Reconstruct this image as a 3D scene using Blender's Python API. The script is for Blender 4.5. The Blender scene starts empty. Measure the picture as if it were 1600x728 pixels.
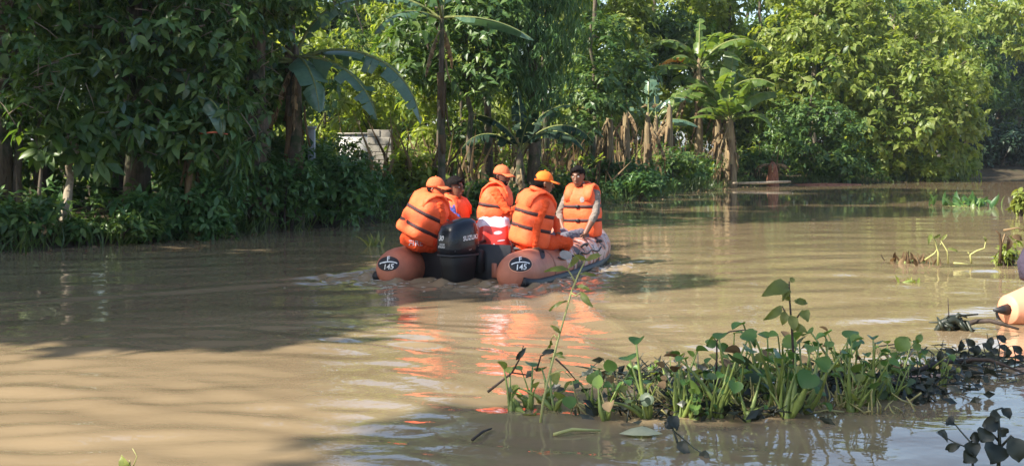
import bpy, math, random
import numpy as np
from mathutils import Vector, Matrix, Quaternion
from mathutils.bvhtree import BVHTree

C = bpy.context
SC = C.scene
COL = SC.collection
R = math.radians
random.seed(7)

# ------------------------------------------------------------------ camera
FPX, HORIZ, EYE = 1900.0, 235.0, 1.41          # focal length in photo pixels, horizon row, eye height over the water
cam = bpy.data.cameras.new('camera'); camo = bpy.data.objects.new('camera', cam); COL.objects.link(camo)
camo.location = (0, 0, EYE); camo.rotation_euler = (R(90), 0, 0)
cam.sensor_width = 36; cam.lens = FPX / 1600 * 36
cam.shift_y = -(364 - HORIZ) / 1600
cam.clip_start = .05; cam.clip_end = 3000
SC.camera = camo

# ------------------------------------------------------------------ sky and sun
SUN_AZ, SUN_EL = -116.0, 42.0                  # azimuth clockwise from straight ahead (+Y)
world = bpy.data.worlds.new('World'); SC.world = world; world.use_nodes = True
nt = world.node_tree; nt.nodes.clear()
sky = nt.nodes.new('ShaderNodeTexSky'); sky.sky_type = 'NISHITA'; sky.sun_disc = False
sky.sun_elevation = R(SUN_EL); sky.sun_rotation = R(SUN_AZ % 360)
sky.air_density = 1.0; sky.dust_density = 1.5
bg = nt.nodes.new('ShaderNodeBackground'); bg.inputs['Strength'].default_value = .12
wo = nt.nodes.new('ShaderNodeOutputWorld')
nt.links.new(sky.outputs[0], bg.inputs[0]); nt.links.new(bg.outputs[0], wo.inputs[0])
sun = bpy.data.lights.new('sun', 'SUN'); sun.energy = 5.0; sun.angle = R(.55); sun.color = (1, .93, .80)
suno = bpy.data.objects.new('sun', sun); COL.objects.link(suno)
sd = Vector((math.sin(R(SUN_AZ)) * math.cos(R(SUN_EL)), math.cos(R(SUN_AZ)) * math.cos(R(SUN_EL)), math.sin(R(SUN_EL))))
suno.rotation_euler = sd.to_track_quat('Z', 'Y').to_euler(); suno.location = sd * 60
SC.view_settings.view_transform = 'Standard'; SC.view_settings.look = 'None'
SC.view_settings.exposure = 1.3; SC.view_settings.gamma = 1
SC.render.engine = 'CYCLES'
cy = SC.cycles
cy.use_denoising = True; cy.max_bounces = 7; cy.diffuse_bounces = 3; cy.glossy_bounces = 3
cy.transmission_bounces = 4; cy.transparent_max_bounces = 6; cy.volume_bounces = 0
cy.caustics_reflective = False; cy.caustics_refractive = False
cy.sample_clamp_indirect = 4

def W(px, py, Y):
    'photo pixel and distance ahead -> point in the place'
    return Vector(((px - 800) * Y / FPX, Y, EYE - (py - HORIZ) * Y / FPX))

# ------------------------------------------------------------------ helpers
def tag(o, label=None, cat=None, group=None, kind=None):
    if label: o['label'] = label
    if cat: o['category'] = cat
    if group: o['group'] = group
    if kind: o['kind'] = kind
    return o

def empty(name, label, cat, loc=(0, 0, 0), rz=0, group=None):
    o = bpy.data.objects.new(name, None); COL.objects.link(o)
    o.location = loc; o.rotation_euler = (0, 0, rz); o.empty_display_size = .2
    return tag(o, label, cat, group)

def link(name, me, parent=None, kind=None, label=None):
    o = bpy.data.objects.new(name, me); COL.objects.link(o)
    if parent is not None: o.parent = parent
    if kind: o['kind'] = kind
    if label: o['label'] = label
    return o

def mesh_np(name, V, F, mats, smooth=True, mi=None):
    'V (n,3), F (m,k) or list of such arrays -> mesh'
    if not isinstance(F, (list, tuple)): F = [F]
    F = [np.asarray(f, np.int32) for f in F if len(f)]
    me = bpy.data.meshes.new(name)
    V = np.asarray(V, np.float32)
    me.vertices.add(len(V)); me.vertices.foreach_set('co', V.ravel())
    loops = np.concatenate([f.ravel() for f in F]); tot = np.concatenate([np.full(len(f), f.shape[1], np.int32) for f in F])
    me.loops.add(len(loops)); me.loops.foreach_set('vertex_index', loops)
    st = np.concatenate([[0], np.cumsum(tot)[:-1]]).astype(np.int32)
    me.polygons.add(len(tot)); me.polygons.foreach_set('loop_start', st)
    if mi is not None: me.polygons.foreach_set('material_index', np.asarray(mi, np.int32))
    me.polygons.foreach_set('use_smooth', np.full(len(tot), smooth))
    me.update(calc_edges=True); me.validate()
    for m in (mats if isinstance(mats, (list, tuple)) else [mats]): me.materials.append(m)
    return me

class MB:
    'collects shapes for ONE mesh'
    def __init__(s): s.v = []; s.f = []; s.m = []
    def add(s, vs, fs, m=0):
        b = len(s.v); s.v += [tuple(x) for x in vs]
        s.f += [tuple(b + i for i in f) for f in fs]; s.m += [m] * len(fs); return b
    def loft(s, rings, m=0, cap=True, closed=True):
        n = len(rings[0]); vs = [p for r in rings for p in r]; fs = []
        for i in range(len(rings) - 1):
            for j in range(n if closed else n - 1):
                k = (j + 1) % n
                fs.append((i * n + j, i * n + k, (i + 1) * n + k, (i + 1) * n + j))
        if cap and closed:
            fs.append(tuple(range(n))[::-1]); fs.append(tuple((len(rings) - 1) * n + j for j in range(n)))
        s.add(vs, fs, m)
    def tube(s, pts, rad, n=8, m=0, flat=1.0, up=None, cap=True):
        pts = [Vector(p) for p in pts]
        if not hasattr(rad, '__len__'): rad = [rad] * len(pts)
        rings = []; prev = None
        for i, p in enumerate(pts):
            t = (pts[min(i + 1, len(pts) - 1)] - pts[max(i - 1, 0)])
            t = t.normalized() if t.length > 1e-9 else Vector((0, 0, 1))
            if prev is None:
                a = Vector(up) if up is not None else (Vector((0, 0, 1)) if abs(t.z) < .9 else Vector((1, 0, 0)))
            else: a = prev
            a = a - t * a.dot(t)
            if a.length < 1e-6: a = t.orthogonal()
            a.normalize(); b = t.cross(a); prev = a
            rings.append([p + (a * math.cos(q) * flat + b * math.sin(q)) * rad[i] for q in (2 * math.pi * k / n for k in range(n))])
        s.loft(rings, m, cap)
    def box(s, c, sz, rot=None, m=0, bev=0):
        c = Vector(c); h = [x / 2 for x in sz]
        M = rot if rot is not None else Matrix.Identity(3)
        if bev <= 0:
            vs = [c + M @ Vector((x * h[0], y * h[1], z * h[2])) for x in (-1, 1) for y in (-1, 1) for z in (-1, 1)]
            s.add(vs, [(0, 1, 3, 2), (4, 6, 7, 5), (0, 4, 5, 1), (2, 3, 7, 6), (0, 2, 6, 4), (1, 5, 7, 3)], m); return
        rings = []
        for z, e in ((-h[2], bev), (-h[2] + bev, 0), (h[2] - bev, 0), (h[2], bev)):
            X, Y = h[0] - e, h[1] - e
            k = bev * .6
            rings.append([c + M @ Vector((x, y, z)) for x, y in ((X - k, -Y), (X, -Y + k), (X, Y - k), (X - k, Y), (-X + k, Y), (-X, Y - k), (-X, -Y + k), (-X + k, -Y))])
        s.loft(rings, m)
    def ball(s, c, r, M=None, n=12, k=8, m=0):
        c = Vector(c); r = r if hasattr(r, '__len__') else (r, r, r); rings = []
        for i in range(k + 1):
            a = -math.pi / 2 + math.pi * i / k; ca = max(math.cos(a), .02)
            ring = []
            for j in range(n):
                q = 2 * math.pi * j / n; p = Vector((r[0] * ca * math.cos(q), r[1] * ca * math.sin(q), r[2] * math.sin(a)))
                ring.append(c + (M @ p if M is not None else p))
            rings.append(ring)
        s.loft(rings, m)
    def mesh(s, name, mats, smooth=True):
        me = bpy.data.meshes.new(name); me.from_pydata(s.v, [], s.f)
        for m in (mats if isinstance(mats, (list, tuple)) else [mats]): me.materials.append(m)
        me.polygons.foreach_set('material_index', s.m); me.polygons.foreach_set('use_smooth', [smooth] * len(s.f))
        me.update(); return me
    def build(s, name, mats, parent=None, smooth=True, kind=None, label=None):
        return link(name, s.mesh(name, mats, smooth), parent, kind, label)

def kids(o): return [c for c in bpy.data.objects if c.parent == o]
def copy_tree(o, children, loc, rz=0, sc=1.0, label=None):
    'a thing with copies of its parts (children: {object: [its children]})'
    def cp(x, par):
        c = x.copy(); COL.objects.link(c)
        if par is not None: c.parent = par
        for k in children.get(x, ()): cp(k, c)
        return c
    r = cp(o, None); r.location = loc; r.rotation_euler = (0, 0, rz); r.scale = (sc, sc, sc)
    if label: r['label'] = label
    return r
def family(o):
    d = {o: kids(o)}
    for k in d[o]: d[k] = kids(k)
    return d

# ------------------------------------------------------------------ materials
MATS = {}
def new_mat(name):
    m = bpy.data.materials.new(name); m.use_nodes = True; n = m.node_tree; n.nodes.clear(); MATS[name] = m
    return m, n, n.nodes, n.links
def noise(n, scale, detail=3, rough=.55, vec=None, dist=0):
    t = n.nodes.new('ShaderNodeTexNoise'); t.inputs['Scale'].default_value = scale; t.inputs['Detail'].default_value = detail
    t.inputs['Roughness'].default_value = rough; t.inputs['Distortion'].default_value = dist
    if vec is not None: n.links.new(vec, t.inputs['Vector'])
    return t
def ramp(n, fac, stops):
    r = n.nodes.new('ShaderNodeValToRGB'); n.links.new(fac, r.inputs[0]); e = r.color_ramp.elements
    while len(e) < len(stops): e.new(.5)
    for x, (p, c) in zip(e, stops): x.position = p; x.color = (*c, 1)
    return r
def objco(n, scale=(1, 1, 1), which='Object'):
    tc = n.nodes.new('ShaderNodeTexCoord'); mp = n.nodes.new('ShaderNodeMapping'); mp.inputs['Scale'].default_value = scale
    n.links.new(tc.outputs[which], mp.inputs['Vector']); return mp.outputs[0]
def out(n, sh):
    o = n.nodes.new('ShaderNodeOutputMaterial'); n.links.new(sh, o.inputs['Surface']); return o
def pbsdf(n, rough=.6, spec=.4):
    p = n.nodes.new('ShaderNodeBsdfPrincipled'); p.inputs['Roughness'].default_value = rough; p.inputs['Specular IOR Level'].default_value = spec; return p

def simple(name, col, rough=.6, var=.18, scale=9, bump=0, bscale=60, spec=.4, metal=0, coat=0, stretch=(1, 1, 1)):
    'one colour with a worn, uneven grain'
    m, n, N, L = new_mat(name); p = pbsdf(n, rough, spec); p.inputs['Metallic'].default_value = metal; p.inputs['Coat Weight'].default_value = coat
    v = objco(n, stretch); t = noise(n, scale, 5, .6, v)
    a = tuple(max(0, c * (1 - var)) for c in col); b = tuple(min(1, c * (1 + var)) for c in col)
    r = ramp(n, t.outputs[0], [(.3, a), (.7, b)]); L.new(r.outputs[0], p.inputs['Base Color'])
    if bump:
        t2 = noise(n, bscale, 3, .6, v); bp = N.new('ShaderNodeBump'); bp.inputs['Strength'].default_value = bump; bp.inputs['Distance'].default_value = .01
        L.new(t2.outputs[0], bp.inputs['Height']); L.new(bp.outputs[0], p.inputs['Normal'])
    out(n, p.outputs[0]); return m

def leafmat(name, c1, c2, c3, trans=.35, rough=.42, spec=.45, tcol=None, streak=0):
    'leaf: every leaf its own tone, some light passes through'
    m, n, N, L = new_mat(name)
    g = N.new('ShaderNodeNewGeometry'); oi = N.new('ShaderNodeObjectInfo')
    ad = N.new('ShaderNodeMath'); ad.operation = 'ADD'; fr = N.new('ShaderNodeMath'); fr.operation = 'FRACT'
    L.new(g.outputs['Random Per Island'], ad.inputs[0]); L.new(oi.outputs['Random'], ad.inputs[1]); L.new(ad.outputs[0], fr.inputs[0])
    r = ramp(n, fr.outputs[0], [(0, c1), (.5, c2), (1, c3)])
    col = r.outputs[0]
    v = objco(n, (1, 1, 1)); t = noise(n, 14, 3, .6, v)
    mx = N.new('ShaderNodeMix'); mx.data_type = 'RGBA'; mx.blend_type = 'MULTIPLY'; mx.inputs[0].default_value = .5
    r2 = ramp(n, t.outputs[0], [(.3, (.6, .62, .55)), (.7, (1.25, 1.2, 1.1))])
    L.new(col, mx.inputs[6]); L.new(r2.outputs[0], mx.inputs[7]); col = mx.outputs[2]
    p = pbsdf(n, rough, spec); L.new(col, p.inputs['Base Color'])
    tr = N.new('ShaderNodeBsdfTranslucent')
    ml = N.new('ShaderNodeMix'); ml.data_type = 'RGBA'; ml.blend_type = 'MULTIPLY'; ml.inputs[0].default_value = 1
    L.new(col, ml.inputs[6]); ml.inputs[7].default_value = (*(tcol or (1.7, 1.55, .7)), 1); L.new(ml.outputs[2], tr.inputs[0])
    ms = N.new('ShaderNodeMixShader'); ms.inputs[0].default_value = trans
    L.new(p.outputs[0], ms.inputs[1]); L.new(tr.outputs[0], ms.inputs[2]); out(n, ms.outputs[0]); return m

def barkmat(name, c1, c2, scale=6, stretch=(3, 3, .6), moss=None):
    m, n, N, L = new_mat(name); p = pbsdf(n, .85, .2); v = objco(n, stretch)
    t = noise(n, scale, 6, .65, v, .4); r = ramp(n, t.outputs[0], [(.3, c1), (.68, c2)]); col = r.outputs[0]
    if moss:
        t3 = noise(n, 2.2, 4, .6, objco(n)); rm = ramp(n, t3.outputs[0], [(.48, (0, 0, 0)), (.6, (1, 1, 1))])
        mx = N.new('ShaderNodeMix'); mx.data_type = 'RGBA'; L.new(rm.outputs[0], mx.inputs[0]); L.new(col, mx.inputs[6]); mx.inputs[7].default_value = (*moss, 1); col = mx.outputs[2]
    L.new(col, p.inputs['Base Color'])
    bp = N.new('ShaderNodeBump'); bp.inputs['Strength'].default_value = .7; bp.inputs['Distance'].default_value = .03
    L.new(t.outputs[0], bp.inputs['Height']); L.new(bp.outputs[0], p.inputs['Normal']); out(n, p.outputs[0]); return m

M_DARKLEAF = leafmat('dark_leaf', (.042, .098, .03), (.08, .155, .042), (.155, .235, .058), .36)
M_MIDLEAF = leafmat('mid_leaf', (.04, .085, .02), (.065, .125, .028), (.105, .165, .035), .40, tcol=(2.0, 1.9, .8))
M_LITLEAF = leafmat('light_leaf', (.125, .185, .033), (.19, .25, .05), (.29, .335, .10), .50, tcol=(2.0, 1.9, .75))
M_FARSHADELEAF = leafmat('far_shade_leaf', (.014, .034, .02), (.022, .048, .026), (.034, .066, .032), .22)  # shade and bluish distance of the far bend put into the colour
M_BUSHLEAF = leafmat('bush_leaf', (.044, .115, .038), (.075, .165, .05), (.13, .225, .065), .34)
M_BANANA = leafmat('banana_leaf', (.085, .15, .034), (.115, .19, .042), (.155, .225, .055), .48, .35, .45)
M_BANSKY = leafmat('banana_leaf_sky_tint', (.08, .155, .105), (.10, .18, .12), (.125, .205, .13), .3, .3, .6, tcol=(1.3, 1.5, .8))  # bluish sky reflection put into the leaf colour
M_BANSHADE = leafmat('banana_leaf_shade', (.012, .032, .02), (.018, .042, .024), (.026, .055, .028), .15, .6, .15)  # shade painted into the leaves of the banana behind the crew
M_DEADLEAF = leafmat('dead_leaf', (.085, .058, .034), (.17, .115, .065), (.33, .24, .14), .2, .8, .15, tcol=(1.3, 1.1, .8))
M_RUSTLEAF = leafmat('rust_leaf', (.30, .12, .02), (.38, .17, .03), (.45, .24, .04), .4, .6, .2, tcol=(1.5, 1.2, .7))
M_HYAC = leafmat('hyacinth_leaf', (.05, .12, .034), (.085, .175, .045), (.17, .26, .07), .30, .36, .35)
M_HYAC2 = leafmat('hyacinth_leaf_dark', (.03, .06, .03), (.05, .085, .04), (.09, .10, .045), .15, .4, .3)
M_HYSTEM = simple('hyacinth_stem', (.17, .22, .055), .45, .3, 20)
M_WEED = leafmat('weed_leaf', (.13, .17, .04), (.19, .23, .06), (.26, .29, .09), .35)
M_GRASS = leafmat('grass_blade', (.04, .08, .025), (.07, .12, .03), (.12, .16, .05), .3)
M_SHADEDEADWEED = leafmat('dark_weed', (.018, .024, .018), (.026, .034, .024), (.04, .046, .03), .12)  # shade put into the tone of the corner plants; dead stalks share it
M_BARK = barkmat('bark', (.055, .042, .032), (.17, .135, .10), 6, (3, 3, .6), (.04, .055, .025))
M_PALEBARK = barkmat('pale_bark', (.18, .145, .10), (.42, .35, .26), 7)
M_BANSTEM = barkmat('banana_stem', (.085, .055, .036), (.30, .235, .13), 5, (5, 5, .35))
M_BANGREEN = barkmat('banana_stem_green', (.10, .12, .04), (.24, .26, .09), 4, (5, 5, .3))
M_TWIGPALE = simple('pale_twig', (.26, .20, .14), .8, .4, 14, .4)
M_TWIG = simple('twig', (.045, .032, .025), .8, .4, 14, .4)
# ------------------------------------------------------------------ ground
BANK = np.array([(-60, -60), (-16, -30), (-13.5, -5), (-12, 5), (-10.5, 10), (-9, 13.5), (-7, 16.7), (-5.2, 19.3), (-2.5, 24), (.3, 28.5), (2.7, 32), (5, 39), (8.4, 47), (15, 51.5), (22, 59.5), (27, 67.5), (62, 80), (160, 96), (420, 110)], float)
def bank_dist(x, y):
    'metres behind the waterline (negative over the river)'
    x = np.asarray(x, float); y = np.asarray(y, float)
    best = np.full(x.shape, 1e9); sg = np.ones(x.shape)
    for (ax, ay), (bx, by) in zip(BANK[:-1], BANK[1:]):
        dx, dy = bx - ax, by - ay; t = np.clip(((x - ax) * dx + (y - ay) * dy) / (dx * dx + dy * dy), 0, 1)
        qx, qy = x - ax - t * dx, y - ay - t * dy; d = np.hypot(qx, qy); cr = dx * (y - ay) - dy * (x - ax)
        m = d < best; best = np.where(m, d, best); sg = np.where(m, np.sign(cr), sg)
    return best * sg
def ground_z(x, y):
    x = np.asarray(x, float); y = np.asarray(y, float); d = bank_dist(x, y)
    w = .10 * np.sin(x * .9 + 1.3 * np.sin(y * .53)) * np.sin(y * .71 + x * .2) + .05 * np.sin(x * 2.3 + y * 1.7)
    land = np.minimum(d * .22, .42 + .012 * np.clip(d, 0, 60)) + np.clip(d, 0, 1) * w - .03
    z = np.where(d > 0, land, np.maximum(d * .35, -1.1) - .03)
    near = np.clip((1.2 - y) / 1.5, 0, 1)                      # the bank the camera stands on
    return np.maximum(z, -1.1 + near * 1.3)
def gz(x, y): return float(ground_z(np.array([x]), np.array([y]))[0])

def axis_coords(segs):
    r = [segs[0][0]]
    for a, b, s in segs:
        n = max(1, int(round((b - a) / s))); r += list(np.linspace(a, b, n + 1)[1:])
    return np.array(r)
def sheet(name, xs, ys, zf, mat):
    X, Y = np.meshgrid(xs, ys); Z = zf(X, Y); V = np.stack([X, Y, Z], -1).reshape(-1, 3); nx, ny = len(xs), len(ys)
    i = (np.arange(ny - 1)[:, None] * nx + np.arange(nx - 1)[None]).ravel()
    return link(name, mesh_np(name, V, np.stack([i, i + 1, i + nx + 1, i + nx], 1), mat), kind='structure')

m, n, N, L = new_mat('ground_soil'); p = pbsdf(n, .95, .15); v = objco(n); t = noise(n, 1.3, 6, .65, v)
r = ramp(n, t.outputs[0], [(.3, (.035, .028, .018)), (.55, (.075, .058, .036)), (.75, (.05, .06, .025))]); L.new(r.outputs[0], p.inputs['Base Color'])
t2 = noise(n, 9, 4, .6, v); bp = N.new('ShaderNodeBump'); bp.inputs['Strength'].default_value = .8; bp.inputs['Distance'].default_value = .06
L.new(t2.outputs[0], bp.inputs['Height']); L.new(bp.outputs[0], p.inputs['Normal']); out(n, p.outputs[0])
sheet('ground', axis_coords([(-900, -120, 60), (-120, -30, 6), (-30, 40, .8), (40, 130, 5), (130, 900, 60)]),
      axis_coords([(-300, -30, 30), (-30, 0, 3), (0, 80, .8), (80, 150, 5), (150, 1200, 70)]), ground_z, MATS['ground_soil'])

# ------------------------------------------------------------------ water
BOAT_O = Vector((-.64, 13.12, 0)); BOAT_RZ = R(-22)
m, n, N, L = new_mat('muddy_water'); p = pbsdf(n, .02, .5); p.inputs['IOR'].default_value = 1.33
v = objco(n, (.35, 1, 1)); t = noise(n, .7, 5, .6, v, .6)
r = ramp(n, t.outputs[0], [(.3, (.195, .143, .084)), (.7, (.275, .204, .120))]); L.new(r.outputs[0], p.inputs['Base Color'])
va = objco(n, (.75, 1, 1)); na = noise(n, 3.2, 2, .5, va, .7); nb = noise(n, 11, 2, .5, va, .4); nc = noise(n, .45, 2, .5, v)
b1 = N.new('ShaderNodeBump'); b1.inputs['Strength'].default_value = .55; b1.inputs['Distance'].default_value = .011
b2 = N.new('ShaderNodeBump'); b2.inputs['Strength'].default_value = .5; b2.inputs['Distance'].default_value = .0035
rs = ramp(n, nc.outputs[0], [(.35, (.35, .35, .35)), (.65, (1, 1, 1))])
mu = N.new('ShaderNodeMath'); mu.operation = 'MULTIPLY'; mu.inputs[1].default_value = .5; L.new(rs.outputs[0], mu.inputs[0]); 
tcw = N.new('ShaderNodeTexCoord'); sx = N.new('ShaderNodeSeparateXYZ'); L.new(tcw.outputs['Object'], sx.inputs[0])
mr = N.new('ShaderNodeMapRange'); mr.inputs[1].default_value = 14; mr.inputs[2].default_value = 32; mr.inputs[3].default_value = 1; mr.inputs[4].default_value = .12; L.new(sx.outputs[1], mr.inputs[0])   # the river runs calmer up the bend
mu2 = N.new('ShaderNodeMath'); mu2.operation = 'MULTIPLY'; L.new(mu.outputs[0], mu2.inputs[0]); L.new(mr.outputs[0], mu2.inputs[1]); L.new(mu2.outputs[0], b1.inputs['Strength'])
mu3 = N.new('ShaderNodeMath'); mu3.operation = 'MULTIPLY'; mu3.inputs[1].default_value = .5; L.new(mr.outputs[0], mu3.inputs[0]); L.new(mu3.outputs[0], b2.inputs['Strength'])
L.new(na.outputs[0], b1.inputs['Height']); L.new(nb.outputs[0], b2.inputs['Height']); L.new(b1.outputs[0], b2.inputs['Normal']); L.new(b2.outputs[0], p.inputs['Normal'])
out(n, p.outputs[0])

rw = np.random.RandomState(3)
CHOP = [(rw.uniform(.2, .6), rw.normal(math.pi * .5 - .12, .38), rw.uniform(0, 6.28)) for _ in range(22)]
WAVES = [(rw.uniform(.35, 1.6), rw.normal(math.pi * .47, .55), rw.uniform(0, 6.28)) for _ in range(26)]
def water_z(X, Y):
    z = np.zeros_like(X)
    wx = X + .35 * np.sin(Y * .8 + .5 * X) ; wy = Y + .25 * np.sin(X * .9 + .3)
    for lam, th, ph in WAVES:
        k = 2 * math.pi / lam; z += .0008 * lam ** .9 * np.sin(k * (wx * math.cos(th) + wy * math.sin(th)) + ph)
    # wake of the boat: churned band behind the stern and along the right side, swells fanning out
    c, s = math.cos(-BOAT_RZ), math.sin(-BOAT_RZ)
    dx, dy = X - BOAT_O.x, Y - BOAT_O.y; lx = c * dx - s * dy; ly = s * dx + c * dy
    st = np.exp(-((ly + .25) / .55) ** 2) * np.exp(-(lx / 1.5) ** 4)
    sd_ = np.exp(-((np.abs(lx) - 1.15) / .4) ** 2) * np.exp(-((ly - 1.4) / 1.7) ** 4)
    z += (st * .030 + sd_ * .022) * (np.sin(lx * 7 + 1.5 * np.sin(ly * 4)) * np.sin(ly * 9 + lx * 3) + .6 * np.sin(lx * 15 - ly * 11) + .4 * np.sin(lx * 23 + ly * 19))
    a = np.abs(lx) - .9 + ly * .62
    v_ = np.exp(-(a / .5) ** 2) * np.clip(1 - np.abs(ly) / 9, 0, 1) * (ly < 3.2)
    z += .016 * v_ * np.sin(a * 9)
    far = np.clip((45 - Y) / 30, 0, 1); ch = np.zeros_like(X)
    for lam, th, ph in CHOP:
        k = 2 * math.pi / lam; ch += .0046 * lam * np.sin(k * (wx * math.cos(th) + wy * math.sin(th)) + ph)
    patch = .35 + .65 * np.clip(.5 + .9 * np.sin(X * .7 + 1.1 * np.sin(Y * 1.3)) * np.sin(Y * 1.9 + .6 * X), 0, 1)
    return z * far + ch * patch * np.clip((10.5 - Y) / 2, 0, 1) * np.clip((2.0 - X) / 2.5, 0, 1)
sheet('river_water', axis_coords([(-900, -60, 120), (-60, -14, 3), (-14, -6, .4), (-6, 7, .05), (7, 14, .4), (14, 60, 2), (60, 900, 120)]),
      axis_coords([(-300, -20, 40), (-20, 3.5, 1.5), (3.5, 17.5, .05), (17.5, 26, .2), (26, 60, 1), (60, 160, 5), (160, 600, 80)]), water_z, MATS['muddy_water'])

# ------------------------------------------------------------------ leaves
T4 = (np.array([(0, 0, 0), (.45, .5, .05), (.5, 0, 0), (.45, -.5, .05), (1, 0, -.16)], float), np.array([(0, 2, 1), (0, 3, 2), (1, 2, 4), (2, 3, 4)]))
_r = []
for u, w in ((.2, .36), (.45, .5), (.72, .36)): _r += [(u, w, .06 - .3 * u * u), (u, 0, -.28 * u * u), (u, -w, .06 - .3 * u * u)]
TB = ([(0, 0, 0)] + _r + [(1, 0, -.32)], [(0, 2, 1), (0, 3, 2)] + [q for b in (1, 4) for q in ((b, b + 1, b + 4, b + 3), (b + 1, b + 2, b + 5, b + 4))] + [(7, 8, 10), (8, 9, 10)])
def frames(axis, nrm):
    axis = axis / np.maximum(np.linalg.norm(axis, axis=1, keepdims=True), 1e-6)
    nrm = nrm - axis * (nrm * axis).sum(1, keepdims=True); l = np.linalg.norm(nrm, axis=1, keepdims=True)
    nrm = np.where(l > 1e-4, nrm / np.maximum(l, 1e-6), np.cross(axis, [1, 0, 0.01])); return axis, np.cross(nrm, axis), nrm
def leaves_mesh(name, pos, axis, nrm, Ln, Wd, mat, T=T4):
    a, s, nn = frames(axis, nrm); tv, tf = T
    Ln = np.broadcast_to(Ln, (len(pos),))[:, None, None]; Wd = np.broadcast_to(Wd, (len(pos),))[:, None, None]
    V = pos[:, None] + Ln * tv[None, :, 0:1] * a[:, None] + Wd * tv[None, :, 1:2] * s[:, None] + Ln * tv[None, :, 2:3] * nn[:, None]
    F = (tf[None] + (np.arange(len(pos)) * len(tv))[:, None, None]).reshape(-1, tf.shape[1])
    return mesh_np(name, V.reshape(-1, 3), F, mat, smooth=False)
_LP = {}
def leaf_piece(mat):
    if mat.name not in _LP:
        me = bpy.data.meshes.new('leaf'); me.from_pydata(TB[0], [], TB[1]); me.materials.append(mat); me.polygons.foreach_set('use_smooth', [True] * len(TB[1])); _LP[mat.name] = me
    return _LP[mat.name]
def leaf_objects(parent, pos, axis, nrm, Ln, Wd, mat, name='leaf'):
    a, s, nn = frames(axis, nrm); mats_ = mat if isinstance(mat, list) else [mat]; rr_ = random.Random(len(pos))
    Ln = np.broadcast_to(Ln, (len(pos),)); Wd = np.broadcast_to(Wd, (len(pos),))
    for i in range(len(pos)):
        o = bpy.data.objects.new(name, leaf_piece(mats_[0] if len(mats_) == 1 else rr_.choice(mats_))); COL.objects.link(o); o.parent = parent
        M = Matrix.Identity(4)
        for k in range(3): M[k][0], M[k][1], M[k][2], M[k][3] = a[i][k] * Ln[i], s[i][k] * Wd[i], nn[i][k] * Ln[i], pos[i][k]
        o.matrix_local = M
def rosettes(rs, c, up, m, L, droop=.5, e0=-.1, e1=.7, jit=.25):
    'sprigs: m leaves fan out round each twig end and droop'
    K = len(c); up = up / np.maximum(np.linalg.norm(up, axis=1, keepdims=True), 1e-6)
    x = np.cross(up, [.31, .87, .21]); x /= np.maximum(np.linalg.norm(x, axis=1, keepdims=True), 1e-6); y = np.cross(up, x)
    ph = (np.arange(m)[None] / m * 2 * math.pi + rs.uniform(0, 6.28, (K, 1)) + rs.normal(0, .35, (K, m)))
    el = rs.uniform(e0, e1, (K, m)); up3 = up[:, None]
    ax = np.cos(el)[..., None] * (np.cos(ph)[..., None] * x[:, None] + np.sin(ph)[..., None] * y[:, None]) + np.sin(el)[..., None] * up3
    ax[..., 2] -= droop * rs.uniform(.5, 1.3, (K, m)); ax = ax.reshape(-1, 3)
    pos = np.repeat(c, m, 0) + rs.normal(0, jit * L, (K * m, 3)) * .6
    nr = np.repeat(up, m, 0) + np.array([0, 0, .6]) + rs.normal(0, .25, (K * m, 3))
    return pos, ax, nr, L * rs.uniform(.45, 1.3, K * m)
def in_view(pos):
    y = np.maximum(pos[:, 1], .1); px = 800 + pos[:, 0] / y * FPX; py = HORIZ + (EYE - pos[:, 2]) / y * FPX
    return (px > -10) & (px < 1610) & (py > -10) & (pos[:, 1] > 1)
def lobe_points(rs, lobes, K, lo=.55, hi=1.08):
    w = np.array([l[3] * l[4] + l[4] * l[5] + l[3] * l[5] for l in lobes]); w = w / w.sum()
    k = rs.choice(len(lobes), K, p=w); Lb = np.array(lobes)[k]
    d = rs.normal(0, 1, (K, 3)); d /= np.linalg.norm(d, axis=1, keepdims=True)
    rr = rs.uniform(lo, hi, (K, 1)) * (1 + .22 * np.sin(d[:, :1] * 5 + k[:, None]) * np.sin(d[:, 1:2] * 6 + 2 * k[:, None]) + .12 * np.sin(d[:, 2:3] * 9 + k[:, None]))
    return Lb[:, :3] + d * Lb[:, 3:6] * rr, d
def auto_lobes(rs, z0, h, Rr, n=11):
    o = []
    for i in range(n):
        z = rs.uniform(z0, h * .95); f = 1 - abs((z - z0) / (h - z0) - .45) * .9; q = rs.uniform(0, 6.28); d = Rr * f * rs.uniform(.25, .8); s = Rr * rs.uniform(.32, .55)
        o.append((d * math.cos(q), d * math.sin(q), z, s, s, s * rs.uniform(.6, .9)))
    return o
def trunk_points(rs, h, lean, wob=.12, n=7):
    return [Vector((lean[0] * (i / n) + rs.normal(0, wob * i / n), lean[1] * (i / n) + rs.normal(0, wob * i / n), h * i / n - (.25 if i == 0 else 0))) for i in range(n + 1)]
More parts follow.
